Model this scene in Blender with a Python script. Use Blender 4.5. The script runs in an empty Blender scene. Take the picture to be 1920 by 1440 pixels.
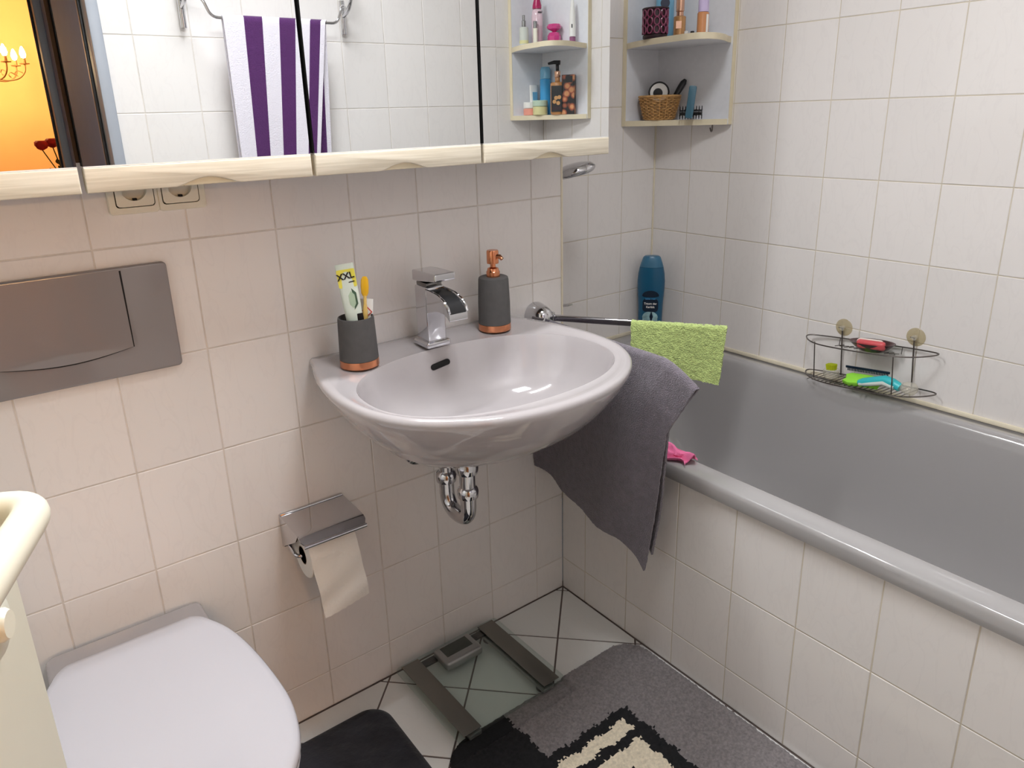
import bpy, bmesh, math, random
from mathutils import Vector, Matrix, Euler
random.seed(7)
PI = math.pi
scene = bpy.context.scene
COL = scene.collection

# ------------------------------------------------------------------ camera
cam_d = bpy.data.cameras.new('camera')
cam = bpy.data.objects.new('camera', cam_d)
COL.objects.link(cam)
F_PX, PX, PY = 1361.06, 941.46, 644.82
cam_d.sensor_fit = 'HORIZONTAL'
cam_d.sensor_width = 36.0
cam_d.lens = 36.0 * F_PX / 1920.0
cam_d.shift_x = (960.0 - PX) / 1920.0
cam_d.shift_y = -(720.0 - PY) / 1920.0
cam_d.clip_start = 0.02
rx, roll, rz = math.radians(72.399), math.radians(-1.707), math.radians(-36.331)
cam.matrix_world = (Matrix.Translation((-0.1626, -1.3303, 1.2881)) @ Matrix.Rotation(rz, 4, 'Z')
                    @ Matrix.Rotation(rx, 4, 'X') @ Matrix.Rotation(roll, 4, 'Z'))
scene.camera = cam

# ------------------------------------------------------------------ world, light, exposure
world = bpy.data.worlds.new('world')
scene.world = world
world.use_nodes = True
world.node_tree.nodes['Background'].inputs[0].default_value = (0.05, 0.05, 0.055, 1)
world.node_tree.nodes['Background'].inputs[1].default_value = 1.0
scene.view_settings.view_transform = 'Standard'
scene.view_settings.look = 'None'
scene.view_settings.exposure = 0.1
scene.view_settings.gamma = 1.0
scene.view_settings.use_curve_mapping = False
scene.cycles.use_denoising = True
scene.cycles.max_bounces = 8
scene.cycles.diffuse_bounces = 4
scene.cycles.glossy_bounces = 5
scene.cycles.transparent_max_bounces = 12
scene.cycles.sample_clamp_indirect = 4.0
scene.cycles.caustics_reflective = True
scene.cycles.use_adaptive_sampling = True
scene.cycles.adaptive_threshold = 0.05
scene.cycles.adaptive_min_samples = 16

LAMP_W = 10.5          # tube under the canopy of the mirror cabinet
BULB_W = 600.0          # emission of the chandelier candles
FILL_W = 14.5  # power of the fill lamp added overhead

def area(name, loc, rot, sx, sy, power, color):
    d = bpy.data.lights.new(name, 'AREA')
    d.shape = 'RECTANGLE'; d.size = sx; d.size_y = sy
    d.energy = power; d.color = color
    o = bpy.data.objects.new(name, d); COL.objects.link(o)
    o.location = loc; o.rotation_euler = rot
    return o

area('cabinet_lamp_light', (0.32, -0.262, 1.915), (math.radians(-6), 0, 0), 0.62, 0.05, LAMP_W, (0.925, 0.945, 0.985))
area('added_fill_light', (0.55, -0.75, 2.345), (0, 0, 0), 0.34, 0.34, FILL_W, (0.925, 0.945, 0.985))  # unseen overhead lamp, added to light the room

# ------------------------------------------------------------------ helpers: materials
def S(r, g, b):
    def c(v):
        v /= 255.0
        return v / 12.92 if v <= 0.04045 else ((v + 0.055) / 1.055) ** 2.4
    return (c(r), c(g), c(b), 1.0)

def mat(name, col, rough=0.5, metal=0.0, noise=0.0, nscale=20.0, bump=0.0, bscale=80.0, coat=0.0,
        emit=None, estr=0.0, trans=0.0, sheen=0.0, spec=0.5, ior=1.5, bdist=0.002, stretch=None):
    m = bpy.data.materials.new(name); m.use_nodes = True
    nt = m.node_tree; b = nt.nodes['Principled BSDF']
    b.inputs['Base Color'].default_value = col
    b.inputs['Roughness'].default_value = rough
    b.inputs['Metallic'].default_value = metal
    b.inputs['Coat Weight'].default_value = coat
    b.inputs['Coat Roughness'].default_value = 0.05
    b.inputs['Transmission Weight'].default_value = trans
    b.inputs['IOR'].default_value = ior
    b.inputs['Sheen Weight'].default_value = sheen
    b.inputs['Specular IOR Level'].default_value = spec
    if emit:
        b.inputs['Emission Color'].default_value = emit
        b.inputs['Emission Strength'].default_value = estr
    if noise or bump:
        tc = nt.nodes.new('ShaderNodeTexCoord')
        src = tc.outputs['Object']
        if stretch:
            mp = nt.nodes.new('ShaderNodeMapping'); mp.inputs['Scale'].default_value = stretch
            nt.links.new(src, mp.inputs['Vector']); src = mp.outputs['Vector']
    if noise:
        n = nt.nodes.new('ShaderNodeTexNoise'); n.inputs['Scale'].default_value = nscale
        n.inputs['Detail'].default_value = 4
        nt.links.new(src, n.inputs['Vector'])
        mx = nt.nodes.new('ShaderNodeMix'); mx.data_type = 'RGBA'
        lo = tuple(max(0, c * (1 - noise)) for c in col[:3]) + (1,)
        hi = tuple(min(1, c * (1 + noise)) for c in col[:3]) + (1,)
        mx.inputs['A'].default_value = lo; mx.inputs['B'].default_value = hi
        rp = nt.nodes.new('ShaderNodeValToRGB')
        rp.color_ramp.elements[0].position = 0.3; rp.color_ramp.elements[1].position = 0.7
        nt.links.new(n.outputs['Fac'], rp.inputs['Fac'])
        nt.links.new(rp.outputs['Color'], mx.inputs['Factor'])
        nt.links.new(mx.outputs['Result'], b.inputs['Base Color'])
    if bump:
        n2 = nt.nodes.new('ShaderNodeTexNoise'); n2.inputs['Scale'].default_value = bscale
        n2.inputs['Detail'].default_value = 3
        nt.links.new(src, n2.inputs['Vector'])
        bp = nt.nodes.new('ShaderNodeBump'); bp.inputs['Strength'].default_value = bump
        bp.inputs['Distance'].default_value = bdist
        nt.links.new(n2.outputs['Fac'], bp.inputs['Height'])
        nt.links.new(bp.outputs['Normal'], b.inputs['Normal'])
    return m

def clear_mat(name, tint, ior=1.45, haze=0.0):
    m = bpy.data.materials.new(name); m.use_nodes = True
    nt = m.node_tree; nt.nodes.clear()
    out = nt.nodes.new('ShaderNodeOutputMaterial')
    tr = nt.nodes.new('ShaderNodeBsdfTransparent'); tr.inputs[0].default_value = tint
    gl = nt.nodes.new('ShaderNodeBsdfGlossy'); gl.inputs['Roughness'].default_value = 0.02
    df = nt.nodes.new('ShaderNodeBsdfDiffuse'); df.inputs[0].default_value = tint
    lw = nt.nodes.new('ShaderNodeLayerWeight'); lw.inputs['Blend'].default_value = 0.5
    pw = nt.nodes.new('ShaderNodeMath'); pw.operation = 'POWER'; pw.inputs[1].default_value = 4.0
    nt.links.new(lw.outputs['Facing'], pw.inputs[0])
    fr = nt.nodes.new('ShaderNodeMath'); fr.operation = 'MULTIPLY_ADD'; fr.inputs[1].default_value = 0.8; fr.inputs[2].default_value = 0.045
    nt.links.new(pw.outputs[0], fr.inputs[0])
    m1 = nt.nodes.new('ShaderNodeMixShader'); m1.inputs[0].default_value = haze
    nt.links.new(tr.outputs[0], m1.inputs[1]); nt.links.new(df.outputs[0], m1.inputs[2])
    m2 = nt.nodes.new('ShaderNodeMixShader')
    nt.links.new(fr.outputs[0], m2.inputs[0]); nt.links.new(m1.outputs[0], m2.inputs[1]); nt.links.new(gl.outputs[0], m2.inputs[2])
    nt.links.new(m2.outputs[0], out.inputs[0])
    return m

def tile_mat(name, col, vein, rough=0.16, vscale=9.0, amt=0.10):
    m = bpy.data.materials.new(name); m.use_nodes = True
    nt = m.node_tree; b = nt.nodes['Principled BSDF']
    b.inputs['Roughness'].default_value = rough
    tc = nt.nodes.new('ShaderNodeTexCoord'); oi = nt.nodes.new('ShaderNodeObjectInfo')
    mul = nt.nodes.new('ShaderNodeVectorMath'); mul.operation = 'SCALE'; mul.inputs[3].default_value = 37.0
    nt.links.new(oi.outputs['Location'], mul.inputs[0])
    ad = nt.nodes.new('ShaderNodeVectorMath'); ad.operation = 'ADD'
    nt.links.new(tc.outputs['Object'], ad.inputs[0]); nt.links.new(mul.outputs[0], ad.inputs[1])
    mp = nt.nodes.new('ShaderNodeMapping'); mp.inputs['Rotation'].default_value = (0, 0, 0.9)
    mp.inputs['Scale'].default_value = (1.0, 0.35, 1.0)
    nt.links.new(ad.outputs[0], mp.inputs[0])
    n = nt.nodes.new('ShaderNodeTexNoise'); n.inputs['Scale'].default_value = vscale * 3
    n.inputs['Detail'].default_value = 5; n.inputs['Distortion'].default_value = 0.8
    nt.links.new(mp.outputs[0], n.inputs['Vector'])
    # thin veins where the noise crosses its middle
    s1 = nt.nodes.new('ShaderNodeMath'); s1.operation = 'SUBTRACT'; s1.inputs[1].default_value = 0.5
    nt.links.new(n.outputs['Fac'], s1.inputs[0])
    s2 = nt.nodes.new('ShaderNodeMath'); s2.operation = 'ABSOLUTE'; nt.links.new(s1.outputs[0], s2.inputs[0])
    rp = nt.nodes.new('ShaderNodeValToRGB')
    rp.color_ramp.elements[0].position = 0.0; rp.color_ramp.elements[0].color = (amt, amt, amt, 1)
    rp.color_ramp.elements[1].position = 0.035; rp.color_ramp.elements[1].color = (0, 0, 0, 1)
    nt.links.new(s2.outputs[0], rp.inputs[0])
    mx = nt.nodes.new('ShaderNodeMix'); mx.data_type = 'RGBA'
    mx.inputs['A'].default_value = col; mx.inputs['B'].default_value = vein
    nt.links.new(rp.outputs[0], mx.inputs['Factor'])
    hv = nt.nodes.new('ShaderNodeHueSaturation')
    mr = nt.nodes.new('ShaderNodeMapRange'); mr.inputs['To Min'].default_value = 0.975; mr.inputs['To Max'].default_value = 1.02
    nt.links.new(oi.outputs['Random'], mr.inputs['Value']); nt.links.new(mr.outputs[0], hv.inputs['Value'])
    nt.links.new(mx.outputs['Result'], hv.inputs['Color']); nt.links.new(hv.outputs[0], b.inputs['Base Color'])
    # slightly uneven glaze
    n2 = nt.nodes.new('ShaderNodeTexNoise'); n2.inputs['Scale'].default_value = 14.0
    nt.links.new(ad.outputs[0], n2.inputs['Vector'])
    bp = nt.nodes.new('ShaderNodeBump'); bp.inputs['Strength'].default_value = 0.12; bp.inputs['Distance'].default_value = 0.002
    nt.links.new(n2.outputs['Fac'], bp.inputs['Height']); nt.links.new(bp.outputs[0], b.inputs['Normal'])
    return m

def wood_mat(name, col, dark):
    m = bpy.data.materials.new(name); m.use_nodes = True
    nt = m.node_tree; b = nt.nodes['Principled BSDF']; b.inputs['Roughness'].default_value = 0.42
    tc = nt.nodes.new('ShaderNodeTexCoord'); mp = nt.nodes.new('ShaderNodeMapping')
    mp.inputs['Scale'].default_value = (4, 60, 130); mp.inputs['Rotation'].default_value = (0, 0.05, 0)
    nt.links.new(tc.outputs['Object'], mp.inputs[0])
    n = nt.nodes.new('ShaderNodeTexNoise'); n.inputs['Scale'].default_value = 1.6; n.inputs['Detail'].default_value = 6
    n.inputs['Distortion'].default_value = 0.5
    nt.links.new(mp.outputs[0], n.inputs['Vector'])
    rp = nt.nodes.new('ShaderNodeValToRGB')
    rp.color_ramp.elements[0].position = 0.38; rp.color_ramp.elements[0].color = dark
    rp.color_ramp.elements[1].position = 0.62; rp.color_ramp.elements[1].color = col
    nt.links.new(n.outputs['Fac'], rp.inputs[0]); nt.links.new(rp.outputs[0], b.inputs['Base Color'])
    return m

def stripe_mat(name, a, b_, bands):
    """colour bands across the local x axis; bands = list of (x0, x1) in metres that take colour b_"""
    m = bpy.data.materials.new(name); m.use_nodes = True
    nt = m.node_tree; b = nt.nodes['Principled BSDF']; b.inputs['Roughness'].default_value = 0.95
    b.inputs['Sheen Weight'].default_value = 0.3
    uv = nt.nodes.new('ShaderNodeUVMap'); sx = nt.nodes.new('ShaderNodeSeparateXYZ')
    nt.links.new(uv.outputs[0], sx.inputs[0])
    prev = None
    for x0, x1 in bands:
        g = nt.nodes.new('ShaderNodeMath'); g.operation = 'GREATER_THAN'; g.inputs[1].default_value = x0
        l = nt.nodes.new('ShaderNodeMath'); l.operation = 'LESS_THAN'; l.inputs[1].default_value = x1
        nt.links.new(sx.outputs[0], g.inputs[0]); nt.links.new(sx.outputs[0], l.inputs[0])
        p = nt.nodes.new('ShaderNodeMath'); p.operation = 'MULTIPLY'
        nt.links.new(g.outputs[0], p.inputs[0]); nt.links.new(l.outputs[0], p.inputs[1])
        if prev is None: prev = p
        else:
            s = nt.nodes.new('ShaderNodeMath'); s.operation = 'ADD'
            nt.links.new(prev.outputs[0], s.inputs[0]); nt.links.new(p.outputs[0], s.inputs[1]); prev = s
    mx = nt.nodes.new('ShaderNodeMix'); mx.data_type = 'RGBA'
    mx.inputs['A'].default_value = a; mx.inputs['B'].default_value = b_
    nt.links.new(prev.outputs[0], mx.inputs['Factor']); nt.links.new(mx.outputs['Result'], b.inputs['Base Color'])
    tc = nt.nodes.new('ShaderNodeTexCoord'); n2 = nt.nodes.new('ShaderNodeTexNoise'); n2.inputs['Scale'].default_value = 350
    nt.links.new(tc.outputs['Object'], n2.inputs['Vector'])
    bp = nt.nodes.new('ShaderNodeBump'); bp.inputs['Strength'].default_value = 0.6; bp.inputs['Distance'].default_value = 0.003
    nt.links.new(n2.outputs['Fac'], bp.inputs['Height']); nt.links.new(bp.outputs[0], b.inputs['Normal'])
    return m

M = {}
M['tile'] = tile_mat('wall_tile_glaze', S(234, 229, 225), S(206, 200, 198))
M['floor_tile'] = tile_mat('floor_tile_glaze', S(228, 227, 223), S(208, 205, 200), rough=0.25, vscale=5)
M['grout'] = mat('grout_light', S(214, 206, 197), 0.9, noise=0.12, nscale=25)
M['grout_cream'] = mat('grout_cream', S(206, 196, 178), 0.85, noise=0.08, nscale=20)
M['grout_floor'] = mat('grout_floor', S(105, 92, 88), 0.9, noise=0.2, nscale=30)
M['silicone'] = mat('silicone_cream', S(232, 222, 198), 0.45, noise=0.08, nscale=14)
M['plaster'] = mat('plaster_white', S(236, 234, 230), 0.85, noise=0.02)
M['hall_paint'] = mat('hall_blued_paint', S(122, 146, 190), 0.8, noise=0.03)  # cool light on the grey wall put into its colour as blue
M['living_paint'] = mat('living_room_ochre_paint', S(232, 186, 126), 0.85, noise=0.06, nscale=3)
M['hall_floor'] = mat('hall_wood_floor', S(150, 110, 75), 0.5, noise=0.15, nscale=6, stretch=(1, 12, 1))
M['ceramic'] = mat('grey_sanitary_ceramic', S(178, 172, 172), 0.10, coat=0.6, noise=0.01)
M['enamel'] = mat('grey_bath_enamel', S(168, 165, 164), 0.12, coat=0.5)
M['lid'] = mat('white_toilet_lid', S(192, 190, 195), 0.13, coat=0.3)
M['chrome'] = mat('chrome', S(205, 205, 208), 0.07, 1.0)
M['chrome_dark'] = mat('dark_chrome', S(120, 118, 116), 0.12, 1.0)
M['wire'] = mat('grey_plated_wire', S(118, 112, 108), 0.32, 1.0)
M['copper'] = mat('rose_copper', S(214, 142, 104), 0.22, 1.0, noise=0.06, nscale=60)
M['concrete'] = mat('matt_dark_grey', S(84, 82, 81), 0.85, noise=0.06, nscale=60, bump=0.15, bscale=300)
M['black'] = mat('black_plastic', S(22, 22, 24), 0.4)
M['dark'] = mat('dark_gap', S(14, 13, 13), 0.8)
M['mirror'] = mat('mirror_glass', (0.85, 0.875, 0.88, 1), 0.0, 1.0)
M['wood'] = wood_mat('whitewashed_ash', S(224, 215, 196), S(208, 198, 177))
M['wood_edge'] = mat('cream_edge', S(228, 216, 186), 0.45, noise=0.03, nscale=40)
M['carcass'] = mat('cabinet_carcass', S(62, 48, 38), 0.6)
M['shelf_in'] = mat('shelf_grey_white', S(232, 233, 236), 0.4, noise=0.02, nscale=60)
M['white'] = mat('white_plastic', S(238, 236, 230), 0.35)
M['cream_plastic'] = mat('cream_plastic', S(240, 236, 216), 0.3)
M['socket'] = mat('socket_white', S(232, 226, 208), 0.35)
M['plate'] = mat('flush_plate_grey', S(140, 134, 134), 0.14, coat=0.4)
M['door'] = mat('door_cream_paint', S(226, 220, 200), 0.4, noise=0.01)
M['frame_grey'] = mat('door_frame_grey', S(158, 162, 170), 0.4)
M['paper'] = mat('tissue_paper', S(240, 236, 228), 0.95, bump=0.5, bscale=140)
M['towel_grey'] = mat('grey_terry', S(116, 108, 116), 1.0, noise=0.14, nscale=70, bump=1.0, bscale=420, sheen=0.35, bdist=0.004)
M['terry_green'] = mat('green_terry', S(182, 200, 122), 1.0, noise=0.16, nscale=120, bump=1.0, bscale=320, sheen=0.3, bdist=0.005)
M['pink_cloth'] = mat('pink_cloth', S(236, 120, 165), 0.9, bump=0.5, bscale=300)
M['rug_grey'] = mat('rug_grey_pile', S(124, 118, 118), 1.0, noise=0.25, nscale=180, sheen=0.3)
M['rug_black'] = mat('rug_black_pile', S(24, 24, 26), 1.0, noise=0.3, nscale=180)
M['rug_cream'] = mat('rug_cream_pile', S(226, 214, 190), 1.0, noise=0.15, nscale=180)
M['mat_black'] = mat('black_velvet_mat', S(34, 35, 42), 0.95, noise=0.35, nscale=16, bump=0.6, bscale=60, sheen=0.2, bdist=0.004)
M['glass'] = clear_mat('scale_glass', (0.90, 0.94, 0.925, 1))
M['clear'] = clear_mat('clear_plastic', (0.93, 0.91, 0.84, 1), haze=0.25)
M['cup_clear'] = clear_mat('suction_cup_clear', (0.90, 0.86, 0.74, 1), haze=0.16)
M['scale_strip'] = mat('scale_brushed_strip', S(128, 126, 120), 0.38, 0.8)
M['silver'] = mat('silver_plastic', S(150, 150, 148), 0.35, 0.6)
M['lcd'] = mat('lcd_dark', S(58, 62, 56), 0.25)

# ------------------------------------------------------------------ helpers: geometry
def link(name, me, parent=None):
    o = bpy.data.objects.new(name, me); COL.objects.link(o)
    if parent is not None: o.parent = parent
    return o

def obj(name, bm, m, parent=None, smooth=True, angle=38, loc=None, rot=None, mats=None):
    bmesh.ops.recalc_face_normals(bm, faces=bm.faces)
    me = bpy.data.meshes.new(name); bm.to_mesh(me); bm.free()
    for mm in (mats or [m]): me.materials.append(M[mm] if isinstance(mm, str) else mm)
    if smooth:
        me.polygons.foreach_set('use_smooth', [True] * len(me.polygons))
        me.set_sharp_from_angle(angle=math.radians(angle))
    o = link(name, me, parent)
    if loc is not None: o.location = loc
    if rot is not None: o.rotation_euler = rot
    return o

def thing(name, label, cat, loc=(0, 0, 0), rot=(0, 0, 0), group=None):
    o = bpy.data.objects.new(name, None); COL.objects.link(o)
    o.empty_display_size = 0.03
    o.location = loc; o.rotation_euler = rot
    o['label'] = label; o['category'] = cat
    if group: o['group'] = group
    return o

def tag(o, label, cat, group=None):
    o['label'] = label; o['category'] = cat
    if group: o['group'] = group
    return o

def struct(o, label=None, cat='wall'):
    o['kind'] = 'structure'
    if label: o['label'] = label; o['category'] = cat
    return o

def box(bm, c, s, bev=0.0, seg=2, mtx=None):
    g = bmesh.ops.create_cube(bm, size=1.0)
    vs = g['verts']
    bmesh.ops.scale(bm, vec=Vector(s), verts=vs)
    if bev:
        es = list({e for v in vs for e in v.link_edges})
        r = bmesh.ops.bevel(bm, geom=es, offset=bev, segments=seg, affect='EDGES', profile=0.5)
        vs = list({v for f in r['faces'] for v in f.verts} | {v for v in vs if v.is_valid})
        # every vertex of this island
        seen = set(vs); st = list(vs)
        while st:
            v = st.pop()
            for e in v.link_edges:
                w = e.other_vert(v)
                if w not in seen: seen.add(w); st.append(w)
        vs = list(seen)
    if mtx is not None: bmesh.ops.transform(bm, matrix=mtx, verts=vs)
    bmesh.ops.translate(bm, vec=Vector(c), verts=vs)
    return vs

def loft(bm, rings, close_u=True, cap0=False, cap1=False):
    R = [[bm.verts.new(p) for p in r] for r in rings]
    n = len(R[0])
    for a, b in zip(R, R[1:]):
        for i in range(n if close_u else n - 1):
            j = (i + 1) % n
            bm.faces.new((a[i], a[j], b[j], b[i]))
    if cap0: bm.faces.new(list(reversed(R[0])))
    if cap1: bm.faces.new(R[-1])
    return R

def lathe(bm, prof, n=32, c=(0, 0, 0), mtx=None, sx=1.0, sy=1.0):
    rings = []
    for r, z in prof:
        r = max(r, 0.00005)
        rg = []
        for i in range(n):
            a = 2 * PI * i / n
            v = Vector((r * math.cos(a) * sx, r * math.sin(a) * sy, z))
            if mtx is not None: v = mtx @ v
            rg.append(v + Vector(c))
        rings.append(rg)
    return loft(bm, rings, True, True, True)

def frame_of(d):
    d = d.normalized()
    up = Vector((0, 0, 1)) if abs(d.z) < 0.95 else Vector((1, 0, 0))
    x = up.cross(d).normalized(); y = d.cross(x)
    return x, y

def tube(bm, pts, r, n=10, closed=False, cap=True):
    pts = [Vector(p) for p in pts]
    k = len(pts); rings = []
    px = None
    for i in range(k):
        if closed: d = pts[(i + 1) % k] - pts[i - 1]
        else: d = pts[min(i + 1, k - 1)] - pts[max(i - 1, 0)]
        d.normalize()
        if px is None: x, y = frame_of(d)
        else:
            x = px - d * px.dot(d)
            if x.length < 1e-6: x, y = frame_of(d)
            x.normalize(); y = d.cross(x)
        px = x
        ri = r[i] if isinstance(r, (list, tuple)) else r
        rings.append([pts[i] + (x * math.cos(2 * PI * j / n) + y * math.sin(2 * PI * j / n)) * ri for j in range(n)])
    if closed: rings.append(rings[0])
    if closed:
        R = [[bm.verts.new(p) for p in rg] for rg in rings[:-1]]
        for a in range(k):
            b = (a + 1) % k
            for i in range(n):
                j = (i + 1) % n
                bm.faces.new((R[a][i], R[a][j], R[b][j], R[b][i]))
    else:
        loft(bm, rings, True, cap, cap)

def rod(bm, p0, p1, r0, r1=None, n=16):
    tube(bm, [p0, p1], [r0, r1 if r1 is not None else r0], n)

def smooth_path(pts, rad, n=6):
    """polyline with rounded corners"""
    pts = [Vector(p) for p in pts]; out = [pts[0]]
    for i in range(1, len(pts) - 1):
        a, b, c = pts[i - 1], pts[i], pts[i + 1]
        d1 = (a - b); d2 = (c - b)
        r = min(rad, d1.length * 0.49, d2.length * 0.49)
        p, q = b + d1.normalized() * r, b + d2.normalized() * r
        for t in range(n + 1):
            t /= n
            out.append(p * (1 - t) ** 2 + b * 2 * t * (1 - t) + q * t * t)
    out.append(pts[-1]); return out

def rrect(w, h, r, n=5, c=(0, 0)):
    out = []
    for cx, cy, a0 in ((w / 2 - r, h / 2 - r, 0), (-w / 2 + r, h / 2 - r, 90), (-w / 2 + r, -h / 2 + r, 180), (w / 2 - r, -h / 2 + r, 270)):
        for i in range(n + 1):
            a = math.radians(a0 + 90 * i / n)
            out.append((c[0] + cx + r * math.cos(a), c[1] + cy + r * math.sin(a)))
    return out

def prism(bm, poly, z0, z1, bev=0.0, mtx=None, seg=2):
    """poly in local xy extruded along z, top and bottom rims bevelled by inset rings"""
    def inset(d):
        n = len(poly); out = []
        for i in range(n):
            p0, p1, p2 = Vector(poly[i - 1]), Vector(poly[i]), Vector(poly[(i + 1) % n])
            e1 = (p1 - p0); e2 = (p2 - p1)
            if e1.length < 1e-7: e1 = e2
            if e2.length < 1e-7: e2 = e1
            n1 = Vector((-e1.y, e1.x)).normalized(); n2 = Vector((-e2.y, e2.x)).normalized()
            m_ = (n1 + n2)
            if m_.length < 1e-6: m_ = n1
            m_.normalize(); k = 1.0 / max(0.35, m_.dot(n1))
            out.append(p1 + m_ * d * k)
        return out
    area2 = sum(poly[i - 1][0] * poly[i][1] - poly[i][0] * poly[i - 1][1] for i in range(len(poly)))
    if area2 < 0: poly = list(reversed(poly))
    if bev:
        # rounded rims: bottom from inset to full, top from full to inset
        rings = []
        for i in range(seg + 1):
            a = PI / 2 * i / seg
            rings.append([(p.x, p.y, z0 + bev * (1 - math.cos(a))) for p in inset(bev * (1 - math.sin(a)))])
        for i in range(seg + 1):
            a = PI / 2 * i / seg
            rings.append([(p.x, p.y, z1 - bev * (1 - math.sin(a))) for p in inset(bev * (1 - math.cos(a)))])
    else:
        rings = [[(p[0], p[1], z0) for p in poly], [(p[0], p[1], z1) for p in poly]]
    rings = [[Vector(p) for p in r] for r in rings]
    if mtx is not None: rings = [[mtx @ p for p in r] for r in rings]
    loft(bm, rings, True, True, True)

def basis(x, y, z, o=(0, 0, 0)):
    m = Matrix.Identity(4)
    for i, v in enumerate((x, y, z, o)):
        for j in range(3): m[j][i] = v[j]
    return m

WALL_B = lambda x, y, z: basis((1, 0, 0), (0, 0, 1), (0, -1, 0), (x, y, z))     # faces -y
WALL_R = lambda x, y, z: basis((0, -1, 0), (0, 0, 1), (-1, 0, 0), (x, y, z))    # faces -x
WALL_F = lambda x, y, z: basis((-1, 0, 0), (0, 0, 1), (0, 1, 0), (x, y, z))     # faces +y
WALL_L = lambda x, y, z: basis((0, 1, 0), (0, 0, 1), (1, 0, 0), (x, y, z))      # faces +x

def text(body, size, m, parent, mtx, name='lettering', depth=0.0003, bold=False, align='CENTER'):
    cu = bpy.data.curves.new(name, 'FONT'); cu.body = body; cu.size = size; cu.extrude = depth
    cu.align_x = align; cu.align_y = 'CENTER'
    if bold: cu.offset = size * 0.025
    t = bpy.data.objects.new(name, cu); COL.objects.link(t)
    dg = bpy.context.evaluated_depsgraph_get()
    me = bpy.data.meshes.new_from_object(t.evaluated_get(dg))
    bpy.data.objects.remove(t); bpy.data.curves.remove(cu)
    me.materials.clear(); me.materials.append(M[m] if isinstance(m, str) else m)
    o = link(name, me, parent); o.matrix_local = mtx
    return o

def sheet(name, fn, nu, nv, thick, m, parent=None, uv=None, mats=None):
    bm = bmesh.new(); g = []
    lay = bm.loops.layers.uv.new('UVMap') if uv else None
    for i in range(nu + 1):
        g.append([bm.verts.new(fn(i / nu, j / nv)) for j in range(nv + 1)])
    for i in range(nu):
        for j in range(nv):
            f = bm.faces.new((g[i][j], g[i + 1][j], g[i + 1][j + 1], g[i][j + 1]))
            if uv:
                for l, (a, b) in zip(f.loops, ((i, j), (i + 1, j), (i + 1, j + 1), (i, j + 1))):
                    l[lay].uv = uv(a / nu, b / nv)
    bmesh.ops.recalc_face_normals(bm, faces=bm.faces)
    if thick:
        bm.normal_update()
        back = [[bm.verts.new(v.co - v.normal * thick) for v in row] for row in g]
        for i in range(nu):
            for j in range(nv): bm.faces.new((back[i][j], back[i][j + 1], back[i + 1][j + 1], back[i + 1][j]))
        for i in range(nu):
            for j in (0, nv): bm.faces.new((g[i][j], g[i + 1][j], back[i + 1][j], back[i][j]))
        for j in range(nv):
            for i in (0, nu): bm.faces.new((g[i][j], g[i][j + 1], back[i][j + 1], back[i][j]))
        if uv:
            nf = len(bm.faces); bm.faces.ensure_lookup_table()
            k = nu * nv
            for i in range(nu):
                for j in range(nv):
                    for l, (a, b) in zip(bm.faces[k + i * nv + j].loops, ((i, j), (i, j + 1), (i + 1, j + 1), (i + 1, j))): l[lay].uv = uv(a / nu, b / nv)
    return obj(name, bm, m, parent, True, 60, mats=mats)

# ------------------------------------------------------------------ the room
TW, TH = 0.152, 0.2003
Z0 = 1.0964 - 5 * TH            # lowest full joint
XE, YN, XR = 1.005, 0.372, 1.747
YR, XL, ZC = -1.31, -0.50, 2.40
tile_cache = {}

def tile_mesh(w, h):
    key = (round(w, 4), round(h, 4))
    if key in tile_cache: return tile_cache[key]
    bm = bmesh.new(); b = 0.0010
    def r(wx, hy, z): return [bm.verts.new((x, y, z)) for x, y in ((-wx, -hy), (wx, -hy), (wx, hy), (-wx, hy))]
    a = r(w / 2, h / 2, -0.005); m1 = r(w / 2, h / 2, -b * 0.7); f = r(w / 2 - b, h / 2 - b, 0)
    for p, q in ((a, m1), (m1, f)):
        for i in range(4): bm.faces.new((p[i], p[(i + 1) % 4], q[(i + 1) % 4], q[i]))
    bm.faces.new(f)
    me = bpy.data.meshes.new('tile'); bm.to_mesh(me); bm.free(); me.materials.append(M['tile'])
    tile_cache[key] = me
    return me

def tile_wall(wall, fr, u0, u1, v0, v1, uo, vo, gap=0.0024, holes=()):
    """tiles on a wall: fr(u, v) -> 4x4 placing matrix; joints at uo + i*TW, vo + j*TH"""
    def cuts(a, b, o, p):
        k = math.ceil((a - o) / p - 1e-6); c = [a]
        x = o + k * p
        while x < b - 1e-6:
            if x > a + 1e-6: c.append(x)
            x += p
        c.append(b); return c
    U, V = cuts(u0, u1, uo, TW), cuts(v0, v1, vo, TH)
    for a, b in zip(U, U[1:]):
        for c, d in zip(V, V[1:]):
            w, h = b - a - gap, d - c - gap
            if w < 0.004 or h < 0.004: continue
            o = link('tile', tile_mesh(w, h), wall)
            t = Euler((random.gauss(0, .0016), random.gauss(0, .0016), 0)).to_matrix().to_4x4()
            o.matrix_local = fr((a + b) / 2, (c + d) / 2) @ t

G = 0.0010   # grout lies this far behind the tile faces
def slab(name, lo, hi, m, label=None, cat='wall'):
    bm = bmesh.new()
    box(bm, [(a + b) / 2 for a, b in zip(lo, hi)], [b - a for a, b in zip(lo, hi)])
    return struct(obj(name, bm, m, smooth=False), label, cat)

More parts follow.
